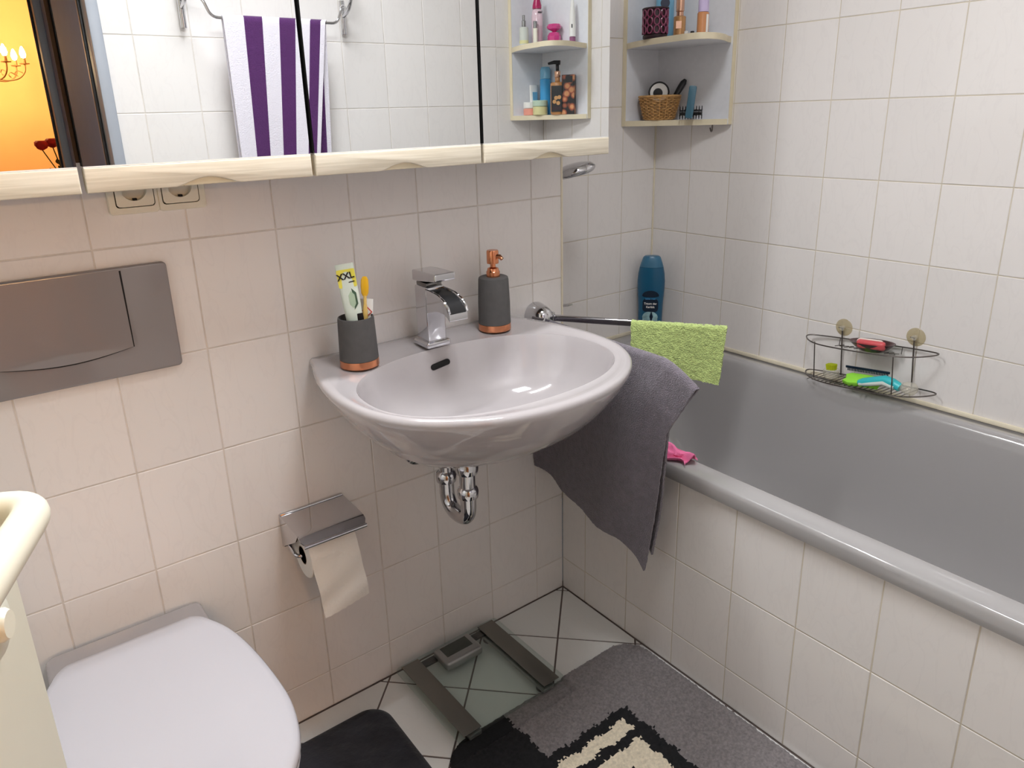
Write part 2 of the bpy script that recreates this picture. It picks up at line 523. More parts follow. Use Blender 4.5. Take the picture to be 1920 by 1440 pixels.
w_back = slab('wall_back', (XL, G, 0), (XE - G, YN + 0.1, ZC), 'grout', 'white tiled wall behind washbasin and toilet')
tile_wall(w_back, lambda u, v: WALL_B(u, 0, v), XL, XE, 0, ZC, 0.0, Z0)
tile_wall(w_back, lambda u, v: WALL_L(XE, u, v), 0.004, YN, 0.50, ZC, 0.004, Z0)
w_niche = slab('wall_niche', (XE - 0.05, YN + G, 0), (XR + 0.1, YN + 0.1, ZC), 'grout_cream', 'white tiled wall at the far end of the bathtub')
tile_wall(w_niche, lambda u, v: WALL_B(u, YN, v), XE, XR, 0.50, ZC, XR - 5 * TW, Z0)
w_right = slab('wall_right', (XR + G, YR - 0.1, 0), (XR + 0.1, YN + G, ZC), 'grout_cream', 'white tiled wall along the bathtub')
tile_wall(w_right, lambda u, v: WALL_R(XR, -u, v), -YN, -YR, 0.50, ZC, -0.0716, Z0)
w_rear = slab('wall_rear', (0.235, YR - 0.12, 0), (XR + 0.1, YR - G, ZC), 'grout', 'white tiled wall with towel rack, seen in the mirror')
tile_wall(w_rear, lambda u, v: WALL_F(u, YR, v), 0.237, XR, 0, ZC, 0.92, Z0 + 0.02)
slab('wall_left', (XL - 0.1, YR - 0.1, 0), (XL, 0.1, ZC), 'plaster', 'plain white wall left of the toilet')
slab('wall_door_side', (XL - 0.1, YR - 0.12, 0), (-0.42, YR, ZC), 'plaster', 'plain wall strip on the hinge side of the door')
slab('wall_over_door', (-0.42, YR - 0.12, 2.03), (0.235, YR, ZC), 'plaster', 'plain wall above the bathroom door')
slab('ceiling', (XL - 0.1, YR - 0.12, ZC), (XR + 0.1, YN + 0.1, ZC + 0.08), 'plaster', 'white bathroom ceiling', 'ceiling')

# tiled bath panel
w_ap = slab('wall_bath_panel', (XE + G, YR, 0), (XE + 0.028, 0.0, 0.4965), 'grout_cream', 'low white tiled panel in front of the bathtub')
tile_wall(w_ap, lambda u, v: WALL_R(XE, -u, v), 0.0, -YR, 0, 0.4965, 0.394, Z0)

# floor with diagonal tiles
floor = slab('floor', (XL, YR - 0.12, -0.08), (XR + 0.1, 0.02, -0.0015), 'grout_floor', 'pale floor tiles laid diagonally with dark joints', 'floor')
def clip(poly, a, b, c):          # keep a*x + b*y <= c
    out = []
    for i in range(len(poly)):
        p, q = poly[i - 1], poly[i]
        dp, dq = a * p[0] + b * p[1] - c, a * q[0] + b * q[1] - c
        if (dp <= 0) != (dq <= 0):
            t = dp / (dp - dq); out.append((p[0] + (q[0] - p[0]) * t, p[1] + (q[1] - p[1]) * t))
        if dq <= 0: out.append(q)
    return out
HD = 0.1385                        # half diagonal of a floor tile
for i in range(-14, 8):
    for j in range(-14, 14):
        if (i + j) % 2 == 0: continue
        cx, cy = 0.852 + HD * i, -0.154 + HD * j
        if not (XL - .14 < cx < XE + .14 and YR - .14 < cy < .14): continue
        k = HD - 0.0032
        poly = [(cx + k, cy), (cx, cy + k), (cx - k, cy), (cx, cy - k)]
        for e in ((1, 0, XE - .004), (-1, 0, -XL), (0, 1, -0.004), (0, -1, -YR)):
            poly = clip(poly, *e)
            if len(poly) < 3: break
        if len(poly) < 3: continue
        bm = bmesh.new()
        mx_ = sum(p[0] for p in poly) / len(poly); my_ = sum(p[1] for p in poly) / len(poly)
        prism(bm, [(p[0] - mx_, p[1] - my_) for p in poly], -0.005, 0.0, 0.0)
        obj('tile', bm, 'floor_tile', floor, False, loc=(mx_, my_, 0))

# sealing strips and corner trim
bm = bmesh.new(); box(bm, (XR - .003, (YN + YR) / 2, .541), (.006, YN - YR, .012), .002)
struct(obj('trim_1', bm, 'silicone'), 'cream sealant strip between bathtub and long wall', 'trim')
bm = bmesh.new(); box(bm, ((XE + XR) / 2, YN - .003, .541), (XR - XE, .006, .012), .002)
struct(obj('trim_2', bm, 'silicone'), 'cream sealant strip at the far end of the bathtub', 'trim')
bm = bmesh.new(); box(bm, (XE + .0005, .001, (0.53 + ZC) / 2), (.006, .006, ZC - 0.53), .0015)
struct(obj('trim_3', bm, 'silicone'), 'pale edge profile on the corner of the washbasin wall', 'trim')
bm = bmesh.new(); box(bm, (XR - .002, YN - .002, (0.55 + ZC) / 2), (.005, .005, ZC - 0.55), .0015)
struct(obj('trim_4', bm, 'silicone'), 'pale sealant line in the corner over the bathtub', 'trim')

# ------------------------------------------------------------------ hall and living room behind the photographer
slab('wall_hall_right', (0.235, -2.36, 0), (0.33, YR - 0.12, ZC), 'hall_paint', 'grey corridor wall seen in the left mirror')
slab('wall_hall_left', (-1.5, -2.36, 0), (-1.4, YR - 0.12, ZC), 'hall_paint', 'corridor wall on the far left')
slab('wall_hall_front', (-1.5, YR - 0.12, 0), (XL, YR - 0.04, ZC), 'hall_paint', 'corridor wall beside the bathroom')
slab('floor_hall', (-3.0, -6.0, -0.08), (2.6, YR - 0.12, -0.002), 'hall_floor', 'brown wooden floor of the corridor and living room', 'floor')
slab('ceiling_hall', (-3.0, -6.0, ZC), (2.6, YR - 0.12, ZC + 0.08), 'plaster', 'white ceiling of the corridor and living room', 'ceiling')
slab('wall_living_near_left', (-3.0, -2.46, 0), (-0.62, -2.36, ZC), 'living_paint', 'wall between corridor and living room')
slab('wall_living_near_right', (0.235, -2.46, 0), (2.6, -2.36, ZC), 'living_paint', 'wall between corridor and living room beside the roses')
slab('wall_living_over_door', (-0.62, -2.46, 2.05), (0.235, -2.36, ZC), 'living_paint', 'wall above the living room doorway')
slab('wall_living_far', (-3.0, -5.1, 0), (2.6, -5.0, ZC), 'living_paint', 'ochre living room wall behind the chandelier')
slab('wall_living_left', (-3.1, -5.1, 0), (-3.0, -2.36, ZC), 'living_paint', 'ochre living room wall on the left')
slab('wall_living_right', (2.5, -5.1, 0), (2.6, -2.36, ZC), 'living_paint', 'ochre living room wall on the right')

def door_frame(name, x0, x1, y0, y1, label):
    t = thing(name, label, 'door frame'); t['kind'] = 'structure'
    for x, s in ((x0, 1), (x1, -1)):
        bm = bmesh.new(); box(bm, (x - s * .0, (y0 + y1) / 2, 1.01), (.02, y1 - y0, 2.02), .003); obj('jamb', bm, 'frame_grey', t)
        for yy in (y0 - .004, y1 + .004):
            bm = bmesh.new(); box(bm, (x - s * .003, yy, 1.03), (.03, .012, 2.06), .004); obj('architrave', bm, 'frame_grey', t)
        bm = bmesh.new(); box(bm, (x + s * .014, (y0 + y1) / 2 - .01, 1.0), (.010, .010, 2.0), .003); obj('door_seal', bm, 'black', t)
    bm = bmesh.new(); box(bm, ((x0 + x1) / 2, (y0 + y1) / 2, 2.03), (x1 - x0 + .02, y1 - y0, .02), .003); obj('head', bm, 'frame_grey', t)
    return t
door_frame('door_2', -0.41, 0.222, YR - 0.12, YR, 'grey metal frame of the bathroom doorway')
door_frame('door_3', -0.61, 0.222, -2.46, -2.36, 'grey frame of the living room doorway')

# door leaf, opened into the room, with its nylon lever handle
E_ = Vector((-0.181, -0.752)); U_ = Vector((0.356, 0.9345)).normalized(); N_ = Vector((U_.y, -U_.x))
LW = 0.60
H_ = E_ - U_ * LW
door = thing('door_1', 'cream bathroom door leaf standing open at the left edge', 'door', (H_.x, H_.y, 0)); door['kind'] = 'structure'
DM = basis((U_.x, U_.y, 0), (-N_.x, -N_.y, 0), (0, 0, 1))     # local x along the leaf, local y away from the room side
door.matrix_world = Matrix.Translation((H_.x, H_.y, 0)) @ DM
bm = bmesh.new(); box(bm, (LW / 2, .02, 1.0), (LW, .04, 1.97), .002); obj('door_leaf', bm, 'door', door)
hx, hz = LW - 0.062, 1.062
handle = obj('handle', (lambda bm: (tube(bm, smooth_path([(hx, .004, hz), (hx, -.048, hz), (hx - .13, -.048, hz), (hx - .13, -.020, hz)], .022, 8), .0108, 20), bm)[1])(bmesh.new()), 'cream_plastic', door)
bm = bmesh.new(); lathe(bm, [(.0, 0), (.026, 0), (.026, .006), (.022, .009), (0, .009)], 28, (hx, 0, hz), Matrix.Rotation(PI / 2, 4, 'X')); obj('rose', bm, 'cream_plastic', handle)
bm = bmesh.new(); lathe(bm, [(0, 0), (.025, 0), (.025, .005), (.021, .008), (0, .008)], 28, (hx, 0, hz - .082), Matrix.Rotation(PI / 2, 4, 'X')); tt = obj('lock_rose', bm, 'cream_plastic', door)
bm = bmesh.new(); lathe(bm, [(0, 0), (.011, 0), (.011, .006), (.009, .009), (0, .009)], 20, (hx, -.006, hz - .082), Matrix.Rotation(PI / 2, 4, 'X')); obj('thumb_turn', bm, 'cream_plastic', tt)

# ------------------------------------------------------------------ bathtub
BX0, BX1, BY0, BY1, BZ = 0.992, XR - .001, YR + .001, YN - .001, 0.535
bcx, bcy = (BX0 + BX1) / 2, (BY0 + BY1) / 2
bw, bh = BX1 - BX0, BY1 - BY0
tub = thing('bathtub', 'grey enamelled bathtub built in behind a tiled panel', 'bathtub', (bcx, bcy, 0))
def rr2(w, h, r, z, cx=0.0, cy=0.0, n=14):
    return [Vector((x + cx, y + cy, z)) for x, y in rrect(w, h, r, n)]
bm = bmesh.new()
icx = 0.004
rings = [rr2(bw - .02, bh - .004, .02, .497), rr2(bw - .004, bh, .02, .499), rr2(bw, bh, .022, .507), rr2(bw, bh, .022, .522),
         rr2(bw - .002, bh - .001, .022, .5315), rr2(bw - .008, bh - .004, .022, BZ),
         rr2(bw - .100, bh - .11, .10, BZ, icx), rr2(bw - .112, bh - .125, .11, .532, icx), rr2(bw - .122, bh - .14, .115, .522, icx), rr2(bw - .130, bh - .155, .12, .50, icx),
         rr2(bw - .15, bh - .20, .13, .42, icx), rr2(bw - .17, bh - .27, .14, .33, icx), rr2(bw - .20, bh - .36, .15, .24, icx), rr2(bw - .25, bh - .46, .15, .165, icx),
         rr2(bw - .33, bh - .56, .13, .125, icx), rr2(bw - .45, bh - .70, .10, .115, icx)]
loft(bm, rings, True, False, True)
obj('tub_shell', bm, 'enamel', tub, True, 50)
bm = bmesh.new(); lathe(bm, [(0, 0), (.026, 0), (.026, .003), (.012, .004), (0, .004)], 24, (.0, .50, .1155)); obj('drain', bm, 'chrome', tub)

# pink cloth on the rim
def pinkf(u, v):
    a, b = u - .5, v - .5
    z = .0065 + .014 * max(0, math.cos(a * 5)) * (0.6 + .4 * math.sin(9 * v + 3 * u)) + .006 * math.sin(17 * u + 5 * v)
    return Vector((1.026 + .050 * a + .008 * math.sin(8 * v), -.366 + .085 * b + .008 * math.sin(9 * u), .5375 + max(.001, z)))
tag(sheet('face_cloth', pinkf, 26, 30, .002, 'pink_cloth'), 'crumpled pink cloth on the bathtub rim behind the grey towel', 'cloth')

# ------------------------------------------------------------------ washbasin
SX, DECK = 0.583, 0.833
half = [(0, .245), (-.03, .252), (-.07, .266), (-.12, .280), (-.18, .290), (-.24, .294), (-.30, .289), (-.35, .276), (-.395, .252), (-.43, .222), (-.46, .184), (-.485, .138), (-.502, .088), (-.511, .040), (-.513, 0)]
def catmull(P, n):
    out = []
    for i in range(len(P) - 1):
        p0, p1, p2, p3 = P[max(i - 1, 0)], P[i], P[i + 1], P[min(i + 2, len(P) - 1)]
        for k in range(n):
            t = k / n
            out.append(tuple(0.5 * (2 * b + (c - a) * t + (2 * a - 5 * b + 4 * c - d) * t * t + (3 * b - a - 3 * c + d) * t ** 3) for a, b, c, d in zip(p0, p1, p2, p3)))
    out.append(P[-1]); return out
hp = catmull(half, 4)
right = [(w, y) for y, w in hp]                       # wall -> front
left = [(-w, y) for y, w in reversed(hp[:-1])]        # front -> wall
backp = [(-.245 + .49 * i / 24, 0.0) for i in range(1, 24)]
outline = right + left + backp
basin = thing('washbasin', 'grey oval ceramic washbasin mounted on the tiled wall', 'washbasin', (SX, 0, DECK))
def oring(s, z, ins=0.0):
    cy = -.205; out = []
    for x, y in outline:
        q = max(0.0, min(1.0, (y + .36) / .30)); q = q * q * (3 - 2 * q); sy = s + (min(1.0, s * 1.22) - s) * q
        X, Y = x * s, cy + (y - cy) * sy
        if ins:
            l = math.hypot(x, y - cy); X -= x / l * ins; Y -= (y - cy) / l * ins
        out.append(Vector((X, min(Y, -.0002), z - DECK)))
    return out
def iring(sx, sy, z, cx=0.0, cy=-.279):
    out = []
    for x, y in outline:
        a = math.atan2((y + .279) / .180, x / .258)
        c, s = math.cos(a), math.sin(a)
        e = 2.0 / 2.25
        X = abs(c) ** e * (1 if c > 0 else -1); Y = abs(s) ** e * (1 if s > 0 else -1)
        out.append(Vector((cx + X * .258 * sx, cy + Y * .180 * sy, z - DECK)))
    return out
def mix(a, b, t): return [p * (1 - t) + q * t for p, q in zip(a, b)]
bm = bmesh.new()
top_o, bowl0 = oring(1.0, .8365, .006), iring(1, 1, .829)
rings = [oring(.17, .662), oring(.30, .665), oring(.46, .676), oring(.62, .698), oring(.77, .730), oring(.88, .765), oring(.955, .798), oring(.990, .817), oring(1.0, .826),
         oring(1.0, .832, .0015), top_o, mix(oring(1.0, .8368, .012), bowl0, .12), mix(oring(1.0, .834, .012), bowl0, .45),
         mix(oring(1.0, .833, .012), bowl0, .85), iring(1.0, 1.0, .830), iring(.988, .982, .822), iring(.97, .955, .80), iring(.935, .90, .765),
         iring(.86, .81, .728), iring(.72, .67, .704), iring(.50, .47, .691), iring(.26, .25, .685), iring(.12, .16, .684)]
loft(bm, rings, True, True, True)
obj('basin_body', bm, 'ceramic', basin, True, 60)
bm = bmesh.new()
prism(bm, rrect(.046, .0125, .006, 6), -.003, .0012, .0006, Matrix.Translation((-.008, -.1105, .797 - DECK)) @ Matrix.Rotation(math.radians(-8), 4, 'Y') @ Matrix.Rotation(math.radians(90 - 14), 4, 'X'))
obj('overflow_slot', bm, 'dark', basin)
bm = bmesh.new(); lathe(bm, [(0, 0), (.032, 0), (.033, .002), (.028, .005), (.01, .006), (0, .006)], 28, (0, -.279, .6845 - DECK)); obj('drain_plug', bm, 'chrome', basin)

# faucet: local origin at the foot on the deck
fa = thing('faucet', 'square chrome waterfall faucet on the washbasin', 'faucet', (.578, -.078, DECK))
bm = bmesh.new(); box(bm, (0, 0, .007), (.058, .058, .014), .005, 3); obj('base', bm, 'chrome', fa)
bm = bmesh.new(); box(bm, (0, 0, .067), (.044, .046, .122), .004, 3); obj('column', bm, 'chrome', fa)
def spout_ring(y, z0, z1, w): return [Vector((x, y, z)) for x, z in ((-w, z0), (w, z0), (w, z1), (-w, z1))]
bm = bmesh.new()
P = [(.018, .074, .126), (-.02, .074, .126), (-.042, .082, .125), (-.066, .086, .122), (-.086, .085, .115), (-.099, .079, .105), (-.105, .073, .093)]
loft(bm, [spout_ring(y, a, b - .006, .021) for y, a, b in P], True, True, True)
sp = obj('spout', bm, 'chrome', fa, True, 30)
for s in (-1, 1):
    bm = bmesh.new(); tube(bm, [(s * .0205, y, b - .004) for y, a, b in P[1:]], .0032, 8); obj('spout_lip', bm, 'chrome', sp)
bm = bmesh.new()
loft(bm, [[Vector((x, y, b - .0055 + dz)) for x, dz in ((-.018, 0), (.018, 0), (.018, .0012), (-.018, .0012))] for y, a, b in P[1:]], True, True, True)
obj('water_channel', bm, 'black', sp, True, 30)
bm = bmesh.new(); box(bm, (0, 0, .131), (.038, .040, .010), .003); obj('neck', bm, 'chrome_dark', fa)
bm = bmesh.new()
lev = [Vector((x, y, 0)) for x, y in ((-.023, .028), (.023, .028), (.025, .0), (.024, -.064), (-.024, -.064), (-.025, .0))]
loft(bm, [[Vector((v.x, v.y, .136 + .10 * max(0, -v.y - .02) + (-v.y + .03) * .05)) for v in lev], [Vector((v.x, v.y, .158 - .04 * max(0, -v.y) + (-v.y + .03) * .05)) for v in lev]], True, True, True)
lv = obj('lever', bm, 'chrome', fa, False)
mod = lv.modifiers.new('b', 'BEVEL'); mod.width = .003; mod.segments = 2
bm = bmesh.new(); rod(bm, (-.004, .02, .045), (-.004, .042, .05), .0028); obj('pull_rod', bm, 'chrome_dark', fa)

# trap under the basin
tr = thing('drain_trap', 'chrome drain trap under the washbasin', 'pipe', (.566, -.205, .46))
path = smooth_path([(0, 0, .165), (0, 0, .014), (0, .083, .014), (0, .083, .10)], .0405, 12)
bm = bmesh.new(); tube(bm, path, .0165, 24); obj('u_bend', bm, 'chrome', tr)
bm = bmesh.new(); tube(bm, smooth_path([(0, .083, .085), (0, .083, .150), (0, .12, .158), (0, .203, .100)], .05, 10), .0150, 24); obj('wall_pipe', bm, 'chrome', tr)
for (y, z, n_) in ((0, .085, 'slip_nut'), (.083, .088, 'slip_nut')):
    bm = bmesh.new(); lathe(bm, [(.016, -.012), (.0215, -.010), (.0225, -.004), (.0225, .004), (.0205, .010), (.0165, .014)], 24, (0, y, z)); obj(n_, bm, 'chrome', tr)
bm = bmesh.new(); lathe(bm, [(.016, .128), (.0225, .130), (.024, .136), (.024, .150), (.0225, .154), (.021, .207), (.014, .208)], 24); obj('tail_nut', bm, 'chrome', tr)
bm = bmesh.new(); lathe(bm, [(.012, 0), (.034, 0), (.033, .006), (.020, .016), (.016, .018)], 28, (0, .2045, .104), Matrix.Rotation(PI / 2, 4, 'X')); obj('wall_rosette', bm, 'chrome', tr)

# ------------------------------------------------------------------ things on the washbasin
def cup_profile(r0, r1, h, t):
    return [(0, 0), (r0, 0), (r0 + (r1 - r0) * .5, h * .5), (r1, h - .002), (r1 - .002, h), (r1 - t + .001, h), (r1 - t, h - .003), (r0 - t, .006), (0, .006)]
TB = (.402, -.097, DECK + .0008)
tu = thing('toothbrush_tumbler', 'dark grey tumbler with a copper foot holding toothpaste tubes', 'tumbler', TB)
bm = bmesh.new(); lathe(bm, [(0, 0), (.0368, 0), (.0376, .001), (.0374, .014), (.0366, .0145), (0, .0145)], 48); obj('copper_band', bm, 'copper', tu)
bm = bmesh.new(); lathe(bm, [(0, .0146), (.0372, .0146), (.0362, .04), (.0345, .092), (.0335, .096), (.0318, .0965), (.0305, .094), (.0325, .02), (0, .02)], 48); obj('cup', bm, 'concrete', tu)

def flat_tube(name, label, base, tip, w, t, m, facing, cap_r=None):
    """soft tube: round at the base, crimped flat at the tip; local z runs from base to tip, local y faces the viewer"""
    b, e = Vector(base), Vector(tip); z = (e - b); L = z.length; z.normalize()
    y = Vector(facing); y = (y - z * y.dot(z)).normalized(); x = y.cross(z)
    root = thing(name, label, 'toothpaste'); root.matrix_world = basis(x, y, z, b)
    bm = bmesh.new(); rings = []
    for i in range(13):
        k = i / 12
        ax = w * .5 * (.80 + .20 * min(1, k * 1.6)); ay = t * .5 * (1 - k) ** .75 + .0012
        rings.append([Vector((ax * math.copysign(abs(math.cos(a)) ** .85, math.cos(a)), ay * math.sin(a), k * L)) for a in [2 * PI * j / 28 for j in range(28)]])
    loft(bm, rings, True, True, True)
    obj('tube', bm, m, root, True, 50)
    return root, L
M['paste_mint'] = mat('toothpaste_mint', S(222, 232, 218), 0.35, noise=.05, nscale=40)
M['yellow'] = mat('print_yellow', S(238, 226, 90), 0.4)
M['green_print'] = mat('print_green', S(70, 98, 76), 0.4)
M['pale_green'] = mat('print_pale_green', S(178, 200, 172), 0.4)
tp, L = flat_tube('toothpaste_tube', 'pale green toothpaste tube marked XXL leaning in the tumbler', (.404, -.106, DECK + .024), (.390, -.093, DECK + .199), .034, .026, 'paste_mint', (-.45, -.89, .2))
# tube faces +y locally: print stands just proud of that face
def on_face(z, L, t): return t * .5 * (1 - z / L) ** .75 + .0019
def face_m(cx, cz, yoff, rot=0.0): return basis((-1, 0, 0), (0, 0, 1), (0, 1, 0), (cx, yoff, cz)) @ Matrix.Rotation(rot, 4, 'Z')
def face_print(name, parent, poly, cx, cz, yoff, m, rot=0.0, d=.0004, tilt=0.0):
    bm = bmesh.new(); prism(bm, poly, -d, d, 0); o = obj(name, bm, m, parent, False)
    o.matrix_local = face_m(cx, cz, yoff, rot) @ Matrix.Rotation(tilt, 4, 'X'); return o
face_print('yellow_label', tp, rrect(.0335, .034, .003), 0, L - .027, .0034, 'yellow', tilt=-.05)
text('XXL', .0165, 'black', tp, face_m(.0015, L - .023, .0045, .10) @ Matrix.Rotation(-.05, 4, 'X'), bold=True)
face_print('underline', tp, rrect(.011, .0018, .0004), -.008, L - .034, .0050, 'black', .10)
hexa = [(.0095 * math.cos(math.radians(90 + 60 * i)), .021 * math.sin(math.radians(90 + 60 * i))) for i in range(6)]
face_print('emblem', tp, hexa, -.004, L - .066, .0068, 'green_print', tilt=-.07)
face_print('emblem_field', tp, [(p[0] * .68, p[1] * .78) for p in hexa], -.003, L - .067, .0076, 'pale_green', tilt=-.07)
face_print('dark_label', tp, rrect(.014, .022, .001), -.010, L - .106, .0092, 'black', tilt=-.07)
tp2, L2 = flat_tube('cream_tube', 'small white tube with a red diamond mark at the right of the tumbler', (.418, -.092, DECK + .024), (.4290, -.094, DECK + .126), .026, .018, 'white', (-.45, -.89, .2))
M['red_print'] = mat('print_red', S(200, 70, 60), 0.4)
dia = [(.011, 0), (0, .011), (-.011, 0), (0, -.011)]
face_print('diamond_mark', tp2, dia, -.001, L2 - .024, .0052, 'red_print', tilt=-.07)
face_print('diamond_field', tp2, [(p[0] * .74, p[1] * .74) for p in dia], -.001, L2 - .024, .0060, 'white', tilt=-.07)
face_print('diamond_spot', tp2, rrect(.004, .006, .001), -.001, L2 - .024, .0066, 'black', tilt=-.07)
# toothbrush
M['brush_yellow'] = mat('toothbrush_yellow', S(232, 178, 30), 0.3)
M['brush_amber'] = mat('toothbrush_amber', S(226, 190, 110), 0.2)
b0, b1 = Vector((.414, -.104, DECK + .022)), Vector((.4230, -.106, DECK + .168))
tb = thing('toothbrush', 'yellow toothbrush standing in the tumbler between two tubes', 'toothbrush')
zz = (b1 - b0).normalized(); yy = (Vector((-.45, -.89, .2)) - zz * Vector((-.45, -.89, .2)).dot(zz)).normalized()
tb.matrix_world = basis(yy.cross(zz), yy, zz, b0); TL = (b1 - b0).length
bm = bmesh.new(); tube(bm, [(0, 0, 0), (0, 0, TL * .4), (0, .002, TL * .6), (0, .001, TL * .68), (0, 0, TL * .78)], [.005, .0055, .0045, .003, .0032], 12); obj('handle', bm, 'brush_amber', tb)
bm = bmesh.new(); lathe(bm, [(.0, -.019), (.004, -.018), (.0068, -.012), (.0075, 0), (.0068, .013), (.004, .019), (0, .020)], 20, (0, 0, TL * .78 + .017), sy=.45); obj('brush_head', bm, 'brush_yellow', tb)
bm = bmesh.new()
for i in range(6):
    for j in range(3): box(bm, ((j - 1) * .0033, -.006, TL * .78 + .006 + i * .0045), (.0024, .009, .0032), 0)
obj('bristles', bm, 'white', tb, False)

# soap dispenser
sd = thing('soap_dispenser', 'dark grey soap dispenser with copper pump and foot', 'soap dispenser', (.742, -.075, DECK + .0008))
bm = bmesh.new(); lathe(bm, [(0, 0), (.0352, 0), (.036, .001), (.0358, .0145), (.035, .015), (0, .015)], 48); obj('copper_band', bm, 'copper', sd)
bm = bmesh.new(); lathe(bm, [(0, .0152), (.0358, .0152), (.0352, .03), (.0350, .06), (.0330, .112), (.0318, .1165), (.029, .118), (0, .118)], 48); obj('bottle', bm, 'concrete', sd)
bm = bmesh.new(); lathe(bm, [(0, .118), (.0148, .118), (.0148, .129), (.0132, .131), (.0118, .1365), (.0085, .138), (.0060, .139), (.0060, .148), (0, .148)], 32); pc = obj('pump_collar', bm, 'copper', sd)
bm = bmesh.new(); lathe(bm, [(0, .147), (.0128, .147), (.0130, .150), (.0130, .173), (.0118, .1755), (0, .1758)], 32); obj('pump_head', bm, 'copper', sd)
bm = bmesh.new(); tube(bm, [(0, -.004, .163), (.006, -.018, .163), (.0075, -.024, .158)], [.0052, .0048, .004], 12); obj('pump_nozzle', bm, 'copper', sd)

# ------------------------------------------------------------------ swivelling towel rail beside the basin
rail = thing('towel_rail', 'chrome swivelling towel rail between washbasin and bathtub', 'towel rail', (.925, 0, .81))
bm = bmesh.new()
lathe(bm, [(0, 0), (.034, 0), (.035, .006), (.030, .030), (.024, .044), (.012, .052), (0, .053)], 28, (-.008, 0, .006), Matrix.Rotation(PI / 2, 4, 'X'), sx=.95, sy=1.0)
obj('wall_mount', bm, 'chrome', rail)
A1, B1 = Vector((.012, -.035, .004)), Vector((1.160 - .925, -.372, .004))
A2, B2 = Vector((.004, -.035, -.016)), Vector((.917 - .925, -.425, -.016))
for a, b in ((A1, B1), (A2, B2)):
    d = (b - a); L_ = d.length; d.normalize(); x, y = Vector((d.y, -d.x, 0)).normalized(), Vector((0, 0, 1))
    bm = bmesh.new(); prism(bm, rrect(.010, .016, .0035, 4), 0, L_, .002, basis(x, y, d, a)); obj('bar', bm, 'chrome', rail)
    bm = bmesh.new(); lathe(bm, [(0, -.013), (.0115, -.012), (.0115, .012), (0, .013)], 20, a); obj('hinge', bm, 'chrome', rail)

# green cloth over the upper bar
ga, gb = Vector((1.043, -.201, .8225)), Vector((1.163, -.378, .8225))
gd = (gb - ga).normalized(); gn = Vector((gd.y, -gd.x, 0)).normalized()
if gn.dot(Vector((-1, -1, 0))) < 0: gn = -gn
def greenf(u, v):
    p = ga + (gb - ga) * u
    s = (v - .5) * 2.0
    L1, L2_ = .148 - .012 * math.sin(u * 3.0), .135
    dd = abs(s) * (L1 if s > 0 else L2_)
    side = 1 if s > 0 else -1
    r = .0085
    if dd < r * PI / 2:
        a = dd / r; off, dz = side * r * math.sin(a), -r * (1 - math.cos(a))
    else:
        off, dz = side * (r + .004 * math.sin(u * 5 + 1) * min(1, (dd) / .08)), -(dd - r * PI / 2 + r)
    q = p + gn * off + Vector((0, 0, dz)) - gd * .010 * (dd / .15) * (1 if u > .5 else -.6)
    q += Vector((random.gauss(0, .0006), random.gauss(0, .0006), random.gauss(0, .0006)))
    return q
tag(sheet('wash_cloth', greenf, 60, 80, .0045, 'terry_green'), 'lime green terry cloth hung over the chrome rail', 'cloth')

# grey towel over the lower bar
def greyf(u, v):
    s = (v - .5) * 2.0
    side = 1 if s > 0 else -1               # + : near side (towards -x), - : far side
    drop = (.405 + .075 * u) if side > 0 else (.40 + .045 * u)
    dd = abs(s) * drop
    k = dd / .45
    y_end = -.505 + .055 * min(1, dd / .12) + .045 * k
    y = -.018 + .018 * k + (y_end + .018) * u
    x = .9245 + (-.012) * u
    r = .011
    zt = .8125 - .040 * max(0, (u - .80) / .2) ** 1.5
    if dd < r * PI / 2:
        a = dd / r; off, dz = side * r * math.sin(a), -r * (1 - math.cos(a))
    else:
        f = min(1, (dd - r * PI / 2) / .3)
        wav = .012 * math.sin(u * 7.5 + 1.3 + dd * 5) * f * (1 - .3 * u) + .006 * math.sin(u * 15 + dd * 8) * f
        off = side * (r + .010 * f) + wav
        dz = -(dd - r * PI / 2 + r)
    near = 0.016 * max(0, (u - .86) / .14) * min(1, dd / .05) * side
    return Vector((x - off + near * .6 + random.gauss(0, .0004), y + random.gauss(0, .0004), zt + dz))
tw = sheet('hand_towel', greyf, 90, 150, .005, 'towel_grey')
tag(tw, 'grey terry hand towel hanging beside the washbasin', 'towel')

# ------------------------------------------------------------------ toilet, flush plate, paper
TX = -.07
to = thing('toilet', 'wall-hung grey toilet with a closed white lid', 'toilet', (TX, 0, 0))
def lid_outline(sc=1.0, y0=-.078, front=-.585, hwmax=.172, hwb=.118, n=20):
    pts = [(0, .100), (.008, .112), (.025, hwb + .006), (.08, .148), (.16, .164), (.26, hwmax), (.33, hwmax * .985), (.40, .150), (.45, .112), (.485, .066), (.503, .028), (.507, 0)]
    k = (y0 - front) / .507
    P = catmull([(-a * k + y0, b) for a, b in pts], 4)
    R_ = [(b, a) for a, b in P]; Lf = [(-b, a) for a, b in reversed(P[:-1])]
    cy = (y0 + front) / 2
    return [(x * sc, cy + (y - cy) * sc) for x, y in R_ + Lf]
def lr(sc, z): return [Vector((x, y, z)) for x, y in lid_outline(sc)]
bm = bmesh.new(); loft(bm, [lr(.97, .411), lr(.995, .413), lr(1.0, .419), lr(.993, .4265), lr(.975, .4305), lr(.93, .4325), lr(.7, .4345), lr(.35, .4352), lr(.05, .4354)], True, True, True)
obj('lid', bm, 'lid', to, True, 60)
bm = bmesh.new(); loft(bm, [lr(.96, .397), lr(.985, .398), lr(.99, .404), lr(.975, .410)], True, True, True); obj('seat', bm, 'lid', to, True, 60)
bm = bmesh.new()
def bowl_ring(sx, front, z, y0=-.0003):
    return [Vector((x * sx, min(-.0002, y), z)) for x, y in lid_outline(1.0, y0, front, .166, .120)]
